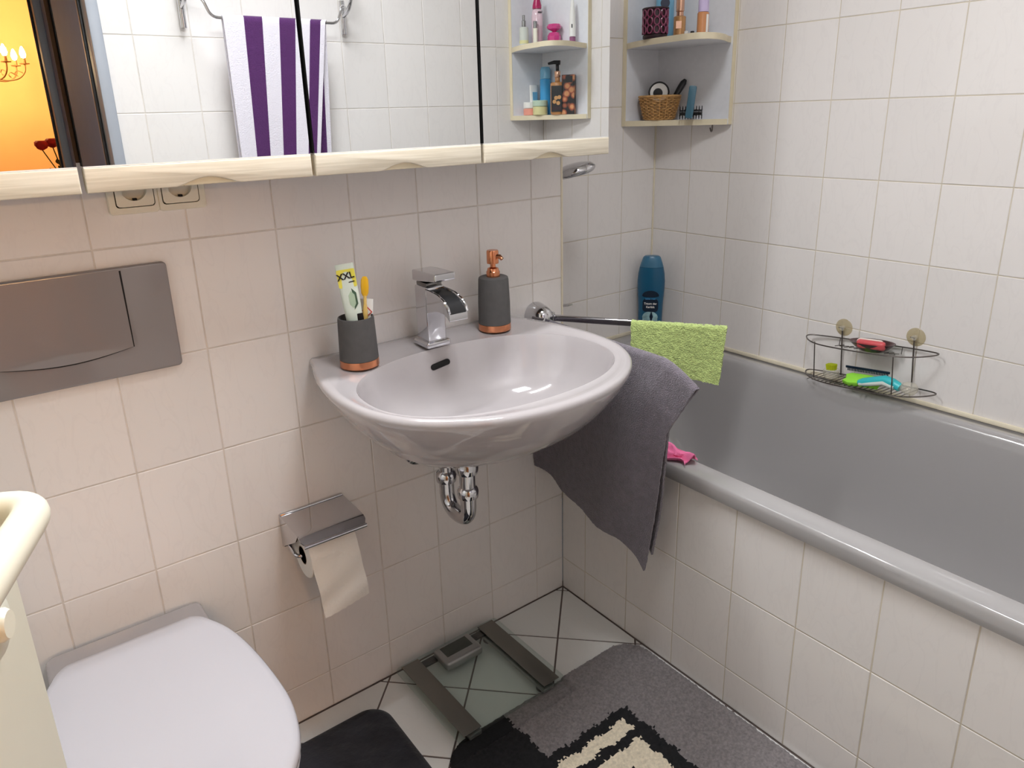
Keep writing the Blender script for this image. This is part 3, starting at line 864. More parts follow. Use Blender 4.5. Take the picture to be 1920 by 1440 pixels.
loft(bm, [bowl_ring(.50, -.30, .06), bowl_ring(.62, -.36, .09), bowl_ring(.74, -.44, .16), bowl_ring(.84, -.51, .24), bowl_ring(.92, -.555, .31, -.03), bowl_ring(.97, -.57, .365, -.07), bowl_ring(.97, -.572, .385, -.08), bowl_ring(.95, -.565, .395, -.082)], True, True, True)
obj('bowl', bm, 'ceramic', to, True, 60)
bm = bmesh.new(); prism(bm, rrect(.262, .096, .016, 5, (.002, -.049)), .30, .402, .006, None, 3); obj('rear_ledge', bm, 'ceramic', to)
for s in (-1, 1):
    bm = bmesh.new(); rod(bm, (s * .062, -.088, .409), (s * .062 + .022, -.088, .409), .008); obj('hinge', bm, 'chrome', to)

fp = thing('flush_plate', 'grey flush plate with one large button on the wall', 'flush plate', (-.065, 0, .973))
bm = bmesh.new(); prism(bm, rrect(.340, .186, .008, 5), 0, .012, .004, WALL_B(0, 0, 0), 3); obj('frame', bm, 'plate', fp)
def btn_z(x, t):                      # t 0 at the top, 1 at the curved lower edge
    zb_ = -.041 - .012 * math.cos(x / .0955 * PI / 2)
    return .0885 + (zb_ - .0885) * t
bm = bmesh.new(); NXb, NZb = 32, 24; gg = []
for i in range(NXb + 1):
    x = -.0955 + .191 * i / NXb; col = []
    for j in range(NZb + 1):
        t = j / NZb; z = btn_z(x, t)
        edge = -.041 + .010 * math.cos(x / .0955 * PI / 2)      # upper rim of the finger hollow
        y = -.0128 - .0085 * t
        if z < edge: y = min(-.0130, y + .30 * (edge - z))
        col.append(bm.verts.new((x, y, z)))
    gg.append(col)
for i in range(NXb):
    for j in range(NZb): bm.faces.new((gg[i][j], gg[i + 1][j], gg[i + 1][j + 1], gg[i][j + 1]))
bmesh.ops.recalc_face_normals(bm, faces=bm.faces)
ex = bmesh.ops.extrude_face_region(bm, geom=bm.faces[:])
for v in [e for e in ex['geom'] if isinstance(e, bmesh.types.BMVert)]: v.co.y = -.0122
gp = [(-.0985, .0870)] + [(-.0985 + .197 * i / 16, -.0435 - .012 * math.sin(PI * i / 16)) for i in range(17)] + [(.0985, .0870)]
bm_g = bmesh.new(); prism(bm_g, gp, .010, .0124, 0, WALL_B(0, 0, 0)); obj('button_gap', bm_g, 'dark', fp, False)
obj('button', bm, 'plate', fp, True, 20)

ph = thing('toilet_paper_holder', 'chrome toilet paper holder with a hinged cover', 'paper holder', (.307, 0, .522))
bm = bmesh.new(); box(bm, (0, -.004, -.035), (.138, .008, .075), .002); obj('wall_plate', bm, 'chrome', ph)
cov = []
for i in range(15):
    t = i / 14
    y = -.002 - .118 * t; z = .0 - .004 * t - .012 * max(0, (t - .8) / .2) ** 2
    cov.append((y, z))
bm = bmesh.new()
loft(bm, [[Vector((-.069 + (.006 if i == 14 else 0), y, z)), Vector((.069 - (.006 if i == 14 else 0), y, z)), Vector((.069 - (.006 if i == 14 else 0), y, z - .003)), Vector((-.069 + (.006 if i == 14 else 0), y, z - .003))] for i, (y, z) in enumerate(cov)], True, True, True)
obj('cover', bm, 'chrome', ph, True, 30)
bm = bmesh.new(); tube(bm, [(-.066, -.1205, -.0185), (.066, -.1205, -.0185)], .0042, 12); obj('cover_lip', bm, 'chrome', ph)
for s in (-1,):
    bm = bmesh.new(); prism(bm, [(0, 0), (-.10, -.003), (-.085, -.022), (0, -.075)], -.0012, .0012, 0, basis((0, 1, 0), (0, 0, 1), (1, 0, 0), (s * .0685, 0, 0))); obj('side_cheek', bm, 'chrome', ph, False)
bm = bmesh.new(); tube(bm, smooth_path([(-.063, -.006, -.05), (-.063, -.058, -.073), (.062, -.058, -.073)], .012), .004, 12); obj('roll_rod', bm, 'chrome', ph)
pr_ = thing('toilet_roll', 'white toilet paper roll with a sheet hanging down', 'toilet paper', (.307, -.058, .449))
RX = Matrix.Rotation(PI / 2, 4, 'Y')
bm = bmesh.new(); lathe(bm, [(.0195, -.05), (.047, -.05), (.0485, -.0485), (.0485, .0485), (.047, .05), (.0195, .05), (.0195, -.05)], 48, (0, 0, 0), RX); obj('roll', bm, 'paper', pr_)
M['card'] = mat('cardboard', S(170, 150, 125), .9)
bm = bmesh.new(); lathe(bm, [(.018, -.0502), (.0195, -.0502), (.0195, .0502), (.018, .0502), (.018, -.0502)], 32, (0, 0, 0), RX); obj('core', bm, 'card', pr_)
def tailf(u, v):
    x = -.05 + .1 * u
    if v < .35:
        a = PI / 2 + (v / .35) * PI * .48
        y, z = .0495 * math.cos(a), .0495 * math.sin(a)
    else:
        t = (v - .35) / .65; y = -.0495 - .006 * math.sin(t * 2.2); z = .003 - t * (.128 - .012 * u)
        y += .002 * math.sin(10 * t + 4 * u)
        x += .012 * t
    return Vector((x, y, z + (.0012 * math.sin(40 * u) if v > .99 else 0)))
sheet('hanging_sheet', tailf, 16, 40, .0006, 'paper', pr_)

# ------------------------------------------------------------------ double socket
so = thing('wall_socket', 'cream double power socket partly under the mirror cabinet', 'socket', (.1105, 0, 1.189))
bm = bmesh.new()
for k in (-1, 1):
    x = k * .038
    o_ = [(x + p[0], p[1]) for p in rrect(.0762, .081, .006, 6)]; i_ = [(k * .0355 + p[0], p[1]) for p in rrect(.0600, .0600, .006, 6)]
    V3 = lambda L, y: [Vector((p[0], y, p[1])) for p in L]
    loft(bm, [V3(o_, 0), V3(o_, -.007), V3([(x + (p[0] - x) * .965, p[1] * .965) for p in o_], -.009), V3(i_, -.009), V3(i_, -.0012)], True)
obj('cover_frame', bm, 'socket', so, True, 30)
for k in (-1, 1):
    x = k * .0355
    bm = bmesh.new(); prism(bm, rrect(.0600, .0600, .006, 6), .0003, .0012, 0, WALL_B(x, 0, 0)); obj('back_box', bm, 'dark', so, False)
    bm = bmesh.new()
    sq = [Vector((x + .0285 * math.cos(a) / max(abs(math.cos(a)), abs(math.sin(a))) * (.985 if abs(abs(math.tan(a)) - 1) < .12 else 1), -.0105, .0285 * math.sin(a) / max(abs(math.cos(a)), abs(math.sin(a))) * (.985 if abs(abs(math.tan(a)) - 1) < .12 else 1))) for a in [2 * PI * (i + .5) / 56 for i in range(56)]]
    sq0 = [Vector((p.x, -.0015, p.z)) for p in sq]
    order = [Vector((x + .0195 * math.cos(math.atan2(p.z, p.x - x)), -.0105, .0195 * math.sin(math.atan2(p.z, p.x - x)))) for p in sq]
    deep = [Vector((x + (p.x - x) * .95, -.0016, p.z * .95)) for p in order]
    loft(bm, [sq0, sq, order, deep], True, False, True)
    ins = obj('insert', bm, 'socket', so, True, 35)
    for px_ in (-.0095, .0, .0095):
        bm = bmesh.new(); lathe(bm, [(0, 0), (.0026, 0), (.0026, .0008), (0, .0008)], 14, (x + px_, -.0014, .0), Matrix.Rotation(PI / 2, 4, 'X')); obj('pin_hole', bm, 'dark', ins)
    for s_ in (-1, 1):
        bm = bmesh.new(); box(bm, (x, -.0055, s_ * .0172), (.006, .008, .0035), .0005); obj('earth_clip', bm, 'dark', ins)

# ------------------------------------------------------------------ mirror cabinet
CY = -.18
cab = thing('mirror_cabinet', 'four-door mirror cabinet with whitewashed wood rails and lamp canopy', 'mirror cabinet', (.32, 0, 1.24))
def cb(bm, lo, hi, bev=0.0): box(bm, [(a + b) / 2 - c for a, b, c in zip(lo, hi, (.32, 0, 1.24))], [b - a for a, b in zip(lo, hi)], bev)
XD = [-.352, -.0165, .3155, .6505, .984]
bm = bmesh.new(); cb(bm, (XD[0], -.158, 1.24), (XD[-1] - .002, -.0005, 1.93)); obj('carcass', bm, 'carcass', cab, False)
bm = bmesh.new(); cb(bm, (XD[0], -.31, 1.935), (XD[-1], -.0005, 1.965), .003); can = obj('lamp_canopy', bm, 'wood', cab)
M['diffuser'] = mat('lamp_diffuser', S(250, 248, 240), .4, emit=(1, .965, .93, 1), estr=6.0)
bm = bmesh.new(); cb(bm, (.0, -.285, 1.921), (.64, -.239, 1.9348), .004); obj('lamp_diffuser', bm, 'diffuser', can)
MB = 1.2355     # lower edge of the mirror glass
for k in range(4):
    a, b = XD[k] + .0034, XD[k + 1] - .0034
    w = b - a
    bm = bmesh.new(); box(bm, (0, .012, (1.93 - MB) / 2 + MB - 1.24), (w, .016, 1.93 - MB))
    dr = obj('door', bm, 'dark', cab, False, loc=(a + w / 2 - .32, CY, 0))
    bm = bmesh.new(); box(bm, (0, .002, (1.928 - MB) / 2 + MB - 1.24), (w - .001, .004, 1.928 - MB)); obj('mirror', bm, 'mirror', dr, False)
    # lower rail with its finger scoop
    zb, zt = 1.1995 - 1.24, MB - .0018 - 1.24
    sc = []
    for i in range(17):
        t = i / 16; sc.append((-.047 + .094 * t, zb + .0115 * math.sin(PI * t) ** 1.3))
    poly = [(-w / 2, zb), ] + sc + [(w / 2, zb), (w / 2, zt), (-w / 2, zt)]
    bm = bmesh.new(); prism(bm, poly, -.012, .0022, .0022, WALL_B(0, 0, 0), 2); rl = obj('rail', bm, 'wood', dr, True, 30)
    bm = bmesh.new(); box(bm, (0, .014, (zb + zt) / 2), (w, .012, zt - zb), .003); obj('rail_back', bm, 'wood_edge', dr)
    bm = bmesh.new(); box(bm, (0, .0012, zt + .0009), (w - .001, .0040, .0016)); obj('mirror_bead', bm, 'white', dr, False)

# ------------------------------------------------------------------ corner shelves
def corner_shelf(label, flip, zb, zm, zt):
    """local origin in the corner; local -x along the end wall, local y along the long wall (flip mirrors y)"""
    yc = YN if not flip else YR
    sg = -1 if not flip else 1
    t = thing('corner_shelf', label, 'shelf', (XR, yc, zb))
    th = .016
    P = lambda x, y: (x, sg * y)
    DA, DB = .162, .298 if not flip else .268
    H = zt - zb
    e = .0006
    def pan(name, lo, hi, m, par):
        bm = bmesh.new(); lo, hi = [min(a, b) for a, b in zip(lo, hi)], [max(a, b) for a, b in zip(lo, hi)]
        box(bm, [(a + b) / 2 for a, b in zip(lo, hi)], [b - a for a, b in zip(lo, hi)]); return obj(name, bm, m, par, False)
    a = pan('side_panel', (-e, sg * e, 0), (-DA + .002, sg * th, H), 'shelf_in', t)
    pan('edge_band', (-DA + .002, sg * e, 0), (-DA, sg * th, H), 'wood_edge', a)
    b = pan('side_panel', (-e, sg * th, 0), (-th, sg * (DB - .002), H), 'shelf_in', t)
    pan('edge_band', (-e, sg * (DB - .002), 0), (-th, sg * DB, H), 'wood_edge', b)
    def board(z, poly):
        poly = [P(*p) for p in poly]
        bm = bmesh.new(); prism(bm, poly, z, z + th, 0); o = obj('shelf_board', bm, 'shelf_in', t, False)
        fr = poly[2:]                       # front edge runs from index 2 to the end
        bm = bmesh.new()
        rg = []
        for i, p in enumerate(fr):
            q0, q1 = Vector(fr[max(i - 1, 0)]), Vector(fr[min(i + 1, len(fr) - 1)])
            d = (q1 - q0).normalized(); n = Vector((d.y, -d.x))
            if n.dot(Vector((-1, sg))) < 0: n = -n
            p = Vector(p); q = p + n * .0015; p = p - n * .0002
            rg.append([Vector((p.x, p.y, z - .0003)), Vector((q.x, q.y, z - .0003)), Vector((q.x, q.y, z + th + .0003)), Vector((p.x, p.y, z + th + .0003))])
        loft(bm, rg, True, True, True); obj('edge_band', bm, 'wood_edge', o, True, 30)
    k = DB / .298
    board(0, [(-th, th), (-th, (DB - .003)), (-th - .002, (DB - .003))] + [(-DA + .002, th + .002), (-DA + .002, th)])
    curve = catmull([(-.055, .304 * k), (-.10, .328 * k), (-.160, .347 * k), (-.208, .338 * k), (-.224, .30 * k), (-.219, .257 * k), (-.212, .17 * k), (-.185, .07), (-.160, .017)], 5)
    curve = [(-th, .288 * k)] + curve
    board(zm - zb, [(-th, th), (-th, .288 * k - .0001)] + curve)
    board(zm - zb + .30, [(-th, th), (-th, DB - .003), (-th - .002, DB - .003)] + [(-DA + .002, th + .002), (-DA + .002, th)])
    return t
corner_shelf('cream-edged corner shelf over the bathtub holding basket and candle', False, 1.238, 1.465, 1.90)
corner_shelf('cream-edged corner shelf reflected in the right mirror door', True, 1.262, 1.499, 1.92)
bm = bmesh.new(); tube(bm, smooth_path([(0, 0, .012), (0, 0, -.006), (.008, .010, -.010), (.010, .016, .002)], .005), .0022, 8)
tag(obj('shelf_hook', bm, 'wire', None, loc=(1.722, .125, 1.2265)), 'small hook under the corner shelf over the bathtub', 'hook')

ZS, ZU = 1.254 + .0006, 1.481 + .0006
# wicker basket
M['wicker'] = mat('wicker', S(196, 150, 92), .7, noise=.25, nscale=90)
bk = thing('wicker_basket', 'small woven wicker basket on the lower corner shelf', 'basket', (1.664, .286, ZS))
bm = bmesh.new(); lathe(bm, [(0, 0), (.043, 0), (.045, .003), (0, .003)], 28); obj('base', bm, 'wicker', bk)
bm = bmesh.new(); NS = 17
for k in range(13):
    z = .005 + k * .0049; r = .0445 + .0175 * (z / .068)
    pts = []
    for i in range(NS * 4):
        a = 2 * PI * i / (NS * 4); q = r + .0030 * math.sin(a * NS + PI * k)
        pts.append((q * math.cos(a), q * math.sin(a), z))
    tube(bm, pts, .0021, 5, closed=True)
obj('weave', bm, 'wicker', bk)
bm = bmesh.new()
for i in range(NS):
    a = 2 * PI * (i + .5) / NS; rod(bm, (.0445 * math.cos(a), .0445 * math.sin(a), .002), (.062 * math.cos(a), .062 * math.sin(a), .070), .0016, n=6)
obj('stakes', bm, 'wicker', bk)
bm = bmesh.new(); tube(bm, [(.0625 * math.cos(2 * PI * i / 40), .0625 * math.sin(2 * PI * i / 40), .070) for i in range(40)], .0038, 8, closed=True); obj('rim', bm, 'wicker', bk)
# things in and beside the basket
view = Vector((-.75, -.66, -.02)).normalized()
vx = Vector((0, 0, 1)).cross(view).normalized()
def facing(c): return basis(vx, view.cross(vx), view, c)
rb = thing('compact_case', 'round black and white case standing in the wicker basket', 'case'); rb.matrix_world = facing((1.664, .290, 1.337))
bm = bmesh.new(); lathe(bm, [(0, -.012), (.030, -.012), (.032, -.008), (.032, .006), (.0295, .010), (0, .010)], 36); obj('shell', bm, 'black', rb)
bm = bmesh.new(); lathe(bm, [(0, .0101), (.027, .0101), (.0265, .0125), (.0195, .0135), (0, .0135)], 36); obj('white_ring', bm, 'white', rb)
bm = bmesh.new(); lathe(bm, [(0, .0136), (.0145, .0136), (.014, .0155), (0, .016)], 28, (-.003, -.002, 0)); obj('dark_centre', bm, 'black', rb)
hb = thing('hair_brush', 'black brush handle leaning out of the wicker basket', 'brush', (1.676, .268, 1.275))
bm = bmesh.new(); tube(bm, [(0, 0, 0), (.018, -.012, .040), (.034, -.022, .072), (.042, -.028, .088), (.047, -.031, .097)], [.006, .0075, .0095, .0095, .005], 14); obj('handle', bm, 'black', hb)
bm = bmesh.new(); lathe(bm, [(0, -.012), (.012, -.010), (.014, 0), (.012, .012), (0, .014)], 16, (-.004, .003, -.003)); obj('brush_head', bm, 'black', hb)
M['teal'] = mat('teal_plastic', S(58, 100, 118), .3)
rbk = thing('round_hair_brush', 'black bristle brush with a teal handle on the lower corner shelf', 'brush', (1.668, .165, ZS + .020))
bm = bmesh.new(); lathe(bm, [(0, -.034), (.008, -.032), (.009, 0), (.008, .032), (0, .034)], 16, (0, 0, 0), Matrix.Rotation(PI / 2, 4, 'X') @ Matrix.Rotation(0.6, 4, 'Y')); obj('core', bm, 'black', rbk)
bm = bmesh.new()
RM = Matrix.Rotation(PI / 2, 4, 'X') @ Matrix.Rotation(0.6, 4, 'Y')
for k in range(9):
    for i in range(12):
        a = 2 * PI * (i + .5 * (k % 2)) / 12; z = -.032 + k * .008
        d = Vector((math.cos(a), math.sin(a), 0)); 
        rod(bm, RM @ (d * .007 + Vector((0, 0, z))), RM @ (d * .0195 + Vector((0, 0, z))), .0011, .0009, 5)
obj('bristles', bm, 'black', rbk)
bm = bmesh.new(); prism(bm, rrect(.022, .092, .005, 4), -.004, .004, .0015, facing((-.024, -.018, .030)) @ Matrix.Rotation(-.10, 4, 'Z')); obj('teal_handle', bm, 'teal', rbk)

# upper board of the near shelf
M['plum'] = mat('plum_lacquer', S(128, 52, 84), .3, coat=.4)
M['wax'] = mat('dark_wax', S(44, 18, 26), .5)
cd = thing('candle_holder', 'plum lattice candle holder on the upper corner shelf', 'candle', (1.565, .225, ZU))
bm = bmesh.new(); lathe(bm, [(0, 0), (.033, 0), (.035, .003), (.035, .010), (.031, .012), (0, .012)], 36); obj('foot', bm, 'wax', cd)
bm = bmesh.new(); lathe(bm, [(0, .012), (.033, .012), (.033, .078), (.031, .079), (.031, .060), (0, .060)], 36); obj('glass_cup', bm, 'wax', cd)
bm = bmesh.new()
for k in range(3):
    for i in range(11):
        a = 2 * PI * i / 11; zc = .024 + k * .0215
        pts = []
        for j in range(14):
            b = 2 * PI * j / 14; aa = a + .22 * math.cos(b); z = zc + .0105 * math.sin(b)
            pts.append((.0358 * math.cos(aa), .0358 * math.sin(aa), z))
        tube(bm, pts, .0022, 5, closed=True)
obj('lattice', bm, 'plum', cd)
bm = bmesh.new(); tube(bm, [(.0355 * math.cos(2 * PI * i / 40), .0355 * math.sin(2 * PI * i / 40), .080) for i in range(40)], .003, 8, closed=True); obj('rim', bm, 'wax', cd)

def bottle(name, label, cat, loc, prof, m, parts=(), n=28, sx=1.0, sy=1.0, rot=0.0):
    """lathe body plus further lathe parts (part name, profile, material)"""
    t = thing(name, label, cat, loc, (0, 0, rot))
    bm = bmesh.new(); lathe(bm, prof, n, sx=sx, sy=sy); obj('body', bm, m, t)
    for nm, pf, mm in parts:
        bm = bmesh.new(); lathe(bm, pf, n, sx=sx, sy=sy); obj(nm, bm, mm, t)
    return t
def cyl_prof(r, z0, z1, e=.002): return [(0, z0), (r - e, z0), (r, z0 + e), (r, z1 - e), (r - e, z1), (0, z1)]
M['sky'] = mat('light_blue_plastic', S(120, 178, 208), .3)
M['gold'] = mat('gold_liquid', S(198, 150, 100), .25, .3)
M['rose_gold'] = mat('rose_gold', S(216, 172, 146), .25, .8)
M['peach'] = mat('peach_liquid', S(208, 142, 92), .15, coat=.5)
M['lilac'] = mat('lilac_plastic', S(206, 190, 226), .35)
M['navy'] = mat('navy_print', S(28, 36, 62), .4)
t = bottle('lotion_bottle', 'light blue bottle behind the plum candle holder', 'bottle', (1.676, .288, ZU), cyl_prof(.031, 0, .17, .004), 'sky', [('cap', cyl_prof(.022, .17, .20), 'white')], sy=.75)
bm = bmesh.new(); lathe(bm, [(0, 0), (.0135, 0), (.0135, .0015), (0, .0015)], 24, (0, 0, 0)); dk = obj('logo_disc', bm, 'navy', t); dk.matrix_local = Matrix.Rotation(-2.42, 4, 'Z') @ basis((0, 1, 0), (0, 0, 1), (1, 0, 0), (.0275, 0, .107))
t = bottle('gold_spray_bottle', 'gold spray bottle in the middle of the upper corner shelf', 'bottle', (1.645, .203, ZU), cyl_prof(.0175, 0, .062), 'gold', [('neck', cyl_prof(.0105, .062, .074, .001), 'rose_gold'), ('cap', cyl_prof(.012, .074, .11), 'rose_gold')])
bm = bmesh.new(); box(bm, (0, 0, 0), (.016, .001, .020)); lb = obj('label', bm, 'rose_gold', t); lb.matrix_local = Matrix.Rotation(-.78, 4, 'Z') @ Matrix.Translation((-.004, -.0176, .038))
for nm, lab, lc, capm, bodym in (('nail_polish', 'tiny clear nail polish bottle with a black cap', (1.655, .163, ZU), 'black', 'clear'), ('lip_balm', 'tiny white pot beside the nail polish', (1.634, .168, ZU), 'white', 'white')):
    bottle(nm, lab + ' on the upper corner shelf', 'bottle', lc, cyl_prof(.0075, 0, .008, .001), bodym, [('cap', cyl_prof(.0055, .0085, .019, .001), capm)], 16)
t = bottle('peach_lotion', 'peach bottle with a lilac cap at the right of the upper corner shelf', 'bottle', (1.632, .108, ZU), cyl_prof(.0185, 0, .062, .003), 'peach', [('cap', [(0, .0625), (.0165, .0625), (.0165, .10), (.014, .102), (0, .102)], 'lilac')], sy=.8)
bm = bmesh.new(); box(bm, (0, 0, 0), (.006, .001, .046)); lb = obj('label', bm, 'white', t); lb.matrix_local = Matrix.Rotation(-.5, 4, 'Z') @ Matrix.Translation((.006, -.0155, .032))

# the far shelf, seen in the mirror
YS, YU = 1.278 + .0006, 1.515 + .0006
M['pink_pot'] = mat('salmon_cream', S(238, 160, 140), .3)
M['pot_yellow'] = mat('pale_yellow_cream', S(222, 216, 160), .25)
M['sage'] = mat('sage_lid', S(188, 208, 186), .35)
M['can_blue'] = mat('blue_can', S(70, 160, 214), .25)
M['pink'] = mat('pink_glass', S(206, 60, 130), .12, coat=.6)
M['pink_cap'] = mat('dark_pink_cap', S(176, 36, 92), .25)
M['clear_pink'] = mat('pale_pink_plastic', S(228, 200, 208), .15, coat=.4)
M['purple_cap'] = mat('mauve_cap', S(140, 84, 118), .3)
M['frost'] = mat('frosted_glass', S(206, 210, 200), .2, coat=.4)
bottle('cream_jar', 'salmon cream jar with a white lid on the reflected shelf', 'jar', (1.640, -1.262, YS), cyl_prof(.023, 0, .024), 'pink_pot', [('lid', cyl_prof(.0235, .0245, .047), 'white')])
bottle('cream_jar', 'pale yellow cream jar with a sage lid on the reflected shelf', 'jar', (1.650, -1.212, YS), cyl_prof(.027, 0, .030), 'pot_yellow', [('lid', cyl_prof(.028, .0305, .052), 'sage')])
bottle('spray_can', 'light blue spray can on the reflected shelf', 'can', (1.700, -1.240, YS), cyl_prof(.0205, 0, .128), 'can_blue', [('cap', [(0, .1285), (.0195, .1285), (.0195, .160), (.015, .170), (0, .171)], 'sky')])
tq = thing('cream_tube', 'white flat tube with blue print behind the jars on the reflected shelf', 'tube', (1.672, -1.274, YS))
bm = bmesh.new(); loft(bm, [[Vector((w * math.cos(a), d * math.sin(a), z)) for a in [2 * PI * i / 20 for i in range(20)]] for w, d, z in ((.012, .012, 0), (.013, .013, .025), (.018, .010, .035), (.020, .006, .075), (.021, .0015, .108))], True, True, True); obj('tube', bm, 'white', tq)
bm = bmesh.new(); box(bm, (0, 0, 0), (.022, .001, .034)); lb = obj('label', bm, 'sky', tq); lb.matrix_local = Matrix.Translation((-.002, .0088, .066)) @ Matrix.Rotation(.06, 4, 'X')
# pump bottle with black pump, and a carton beside it
M['amber'] = mat('amber_lotion', S(196, 140, 88), .25, coat=.3)
pb = bottle('pump_bottle', 'amber pump bottle with a black pump on the reflected shelf', 'bottle', (1.678, -1.146, YS), cyl_prof(.026, 0, .112, .004), 'amber',
            [('neck', cyl_prof(.009, .112, .128, .001), 'amber'), ('collar', cyl_prof(.011, .128, .150, .001), 'rose_gold'), ('pump_stem', cyl_prof(.006, .150, .172, .001), 'black')], sy=.62, rot=.9)
bm = bmesh.new(); tube(bm, [(.010, 0, .178), (-.012, 0, .180), (-.034, 0, .176)], [.008, .0065, .004], 12); obj('pump_head', bm, 'black', pb)
bm = bmesh.new(); box(bm, (0, .0175, .055), (.040, .0012, .090)); lb = obj('label', bm, 'black', pb)
bm = bmesh.new(); box(bm, (0, .0184, .022), (.034, .0012, .012)); obj('label_band', bm, 'wax', pb)
for i, (x, z) in enumerate(((-.008, .045), (.006, .040), (-.002, .058), (.010, .060))):
    bm = bmesh.new(); lathe(bm, [(0, -.0006), (.007, -.0006), (.0066, .0006), (0, .0006)], 16, (x, .0186, z), Matrix.Rotation(PI / 2, 4, 'X')); obj('printed_flower', bm, 'gold', pb)
def fruit_mat():
    m = mat('fruit_print', S(30, 24, 24), .35); nt = m.node_tree; b = nt.nodes['Principled BSDF']
    tc = nt.nodes.new('ShaderNodeTexCoord'); v = nt.nodes.new('ShaderNodeTexVoronoi'); v.inputs['Scale'].default_value = 42
    nt.links.new(tc.outputs['Object'], v.inputs['Vector'])
    rp = nt.nodes.new('ShaderNodeValToRGB'); e = rp.color_ramp.elements
    e[0].position = .30; e[0].color = S(214, 150, 100); e[1].position = .62; e[1].color = S(30, 22, 22)
    e2 = rp.color_ramp.elements.new(.42); e2.color = S(176, 92, 60)
    nt.links.new(v.outputs['Distance'], rp.inputs[0]); nt.links.new(rp.outputs[0], b.inputs['Base Color'])
    return m
M['fruit'] = fruit_mat()
cb_ = thing('gift_carton', 'dark carton printed with fruit behind the pump bottle on the reflected shelf', 'box', (1.702, -1.112, YS), (0, 0, .95))
bm = bmesh.new(); box(bm, (0, 0, .068), (.046, .026, .136), .0012, 1); obj('carton', bm, 'fruit', cb_)
bm = bmesh.new(); box(bm, (.004, .0134, .120), (.026, .0008, .022)); obj('dark_panel', bm, 'black', cb_)

bottle('glass_spray', 'slim frosted glass spray bottle on the upper reflected shelf', 'bottle', (1.606, -1.246, YU), cyl_prof(.0165, 0, .066, .003), 'frost', [('pump', cyl_prof(.0075, .066, .088, .001), 'silver'), ('actuator', cyl_prof(.005, .088, .106, .001), 'silver'), ('label', cyl_prof(.0167, .010, .022, .0005), 'pot_yellow')])
bottle('slim_tube', 'slim cream bottle on the upper reflected shelf', 'bottle', (1.643, -1.226, YU), cyl_prof(.0085, 0, .062, .001), 'cream_plastic', [('cap', cyl_prof(.0068, .0622, .086, .001), 'silver')], 18)
pk = bottle('pink_body_spray', 'tall pale pink body spray with a dark pink cap on the reflected shelf', 'bottle', (1.672, -1.250, YU), [(0, 0), (.019, 0), (.0205, .003), (.0205, .105), (.017, .125), (.012, .130), (0, .130)], 'clear_pink', [('cap', [(0, .1305), (.0165, .1305), (.0160, .142), (.010, .165), (.008, .178), (0, .179)], 'pink_cap')])
text('balea', .0095, 'black', pk, Matrix.Rotation(.15, 4, 'Z') @ WALL_F(0, .0207, .118), bold=True)
pf = thing('perfume_bottle', 'faceted pink perfume bottle with a round stopper on the reflected shelf', 'perfume', (1.700, -1.188, YU), (0, 0, .7))
bm = bmesh.new(); lathe(bm, [(0, 0), (.020, 0), (.023, .004), (.0245, .034), (.018, .046), (0, .046)], 8); obj('flacon', bm, 'pink', pf, False)
bm = bmesh.new(); lathe(bm, [(0, .046), (.006, .046), (.008, .050), (.024, .058), (.0275, .066), (.022, .074), (0, .077)], 10); obj('stopper', bm, 'pink', pf, False)
wt = thing('white_applicator', 'white upright applicator tube with a mauve cap on the reflected shelf', 'tube', (1.704, -1.094, YU))
bm = bmesh.new(); lathe(bm, cyl_prof(.0105, 0, .024, .001), 20); obj('cap', bm, 'purple_cap', wt)
bm = bmesh.new(); lathe(bm, [(0, .0242), (.0112, .0242), (.0118, .060), (.010, .100), (.005, .138), (.002, .146), (0, .147)], 20); obj('tube', bm, 'white', wt)
bm = bmesh.new(); box(bm, (0, 0, 0), (.004, .001, .012)); lb = obj('print', bm, 'black', wt); lb.matrix_local = Matrix.Rotation(.9, 4, 'Z') @ Matrix.Translation((0, .0118, .058))

# ------------------------------------------------------------------ shampoo in the bath corner
M['shampoo'] = mat('petrol_blue_plastic', S(16, 88, 122), .28, coat=.2)
M['shampoo_cap'] = mat('petrol_blue_cap', S(58, 112, 142), .3)
M['print_pale'] = mat('print_pale_blue', S(150, 186, 190), .4, noise=.4, nscale=60)
M['print_blue'] = mat('print_blue', S(70, 140, 190), .4)
M['print_dark'] = mat('print_dark_blue', S(12, 34, 54), .35)
sh = thing('shampoo_bottle', 'petrol blue shampoo bottle standing in the corner of the bathtub', 'bottle', (1.688, .315, BZ + .0006))
sh.matrix_world = Matrix.Translation((1.683, .312, BZ + .0006)) @ Matrix.Rotation(math.atan2(vx.y, vx.x), 4, 'Z')
def sring(w, d, z): return [Vector((w * math.copysign(abs(math.cos(a)) ** .8, math.cos(a)), d * math.sin(a), z)) for a in [2 * PI * i / 40 for i in range(40)]]
bm = bmesh.new(); loft(bm, [sring(.037, .022, 0), sring(.040, .024, .004), sring(.0405, .025, .05), sring(.042, .026, .12), sring(.0455, .027, .17), sring(.046, .027, .195), sring(.044, .026, .222), sring(.0395, .025, .245)], True, True, True); obj('body', bm, 'shampoo', sh, True, 50)
bm = bmesh.new(); loft(bm, [sring(.0392, .0247, .2455), sring(.0355, .023, .258), sring(.029, .020, .277), sring(.024, .017, .2815), sring(.010, .008, .282)], True, True, True); obj('cap', bm, 'shampoo_cap', sh, True, 50)
sgn = 1 if (Matrix.Rotation(math.atan2(vx.y, vx.x), 3, 'Z') @ Vector((0, 1, 0))).dot(view) > 0 else -1
def sh_m(cx, cz, yo): return (WALL_F if sgn > 0 else WALL_B)(cx, sgn * yo, cz)
def sh_print(nm, poly, cx, cz, yo, m):
    bm = bmesh.new(); prism(bm, poly, -.0012, .0004, 0, sh_m(cx, cz, yo)); obj(nm, bm, m, sh, False)
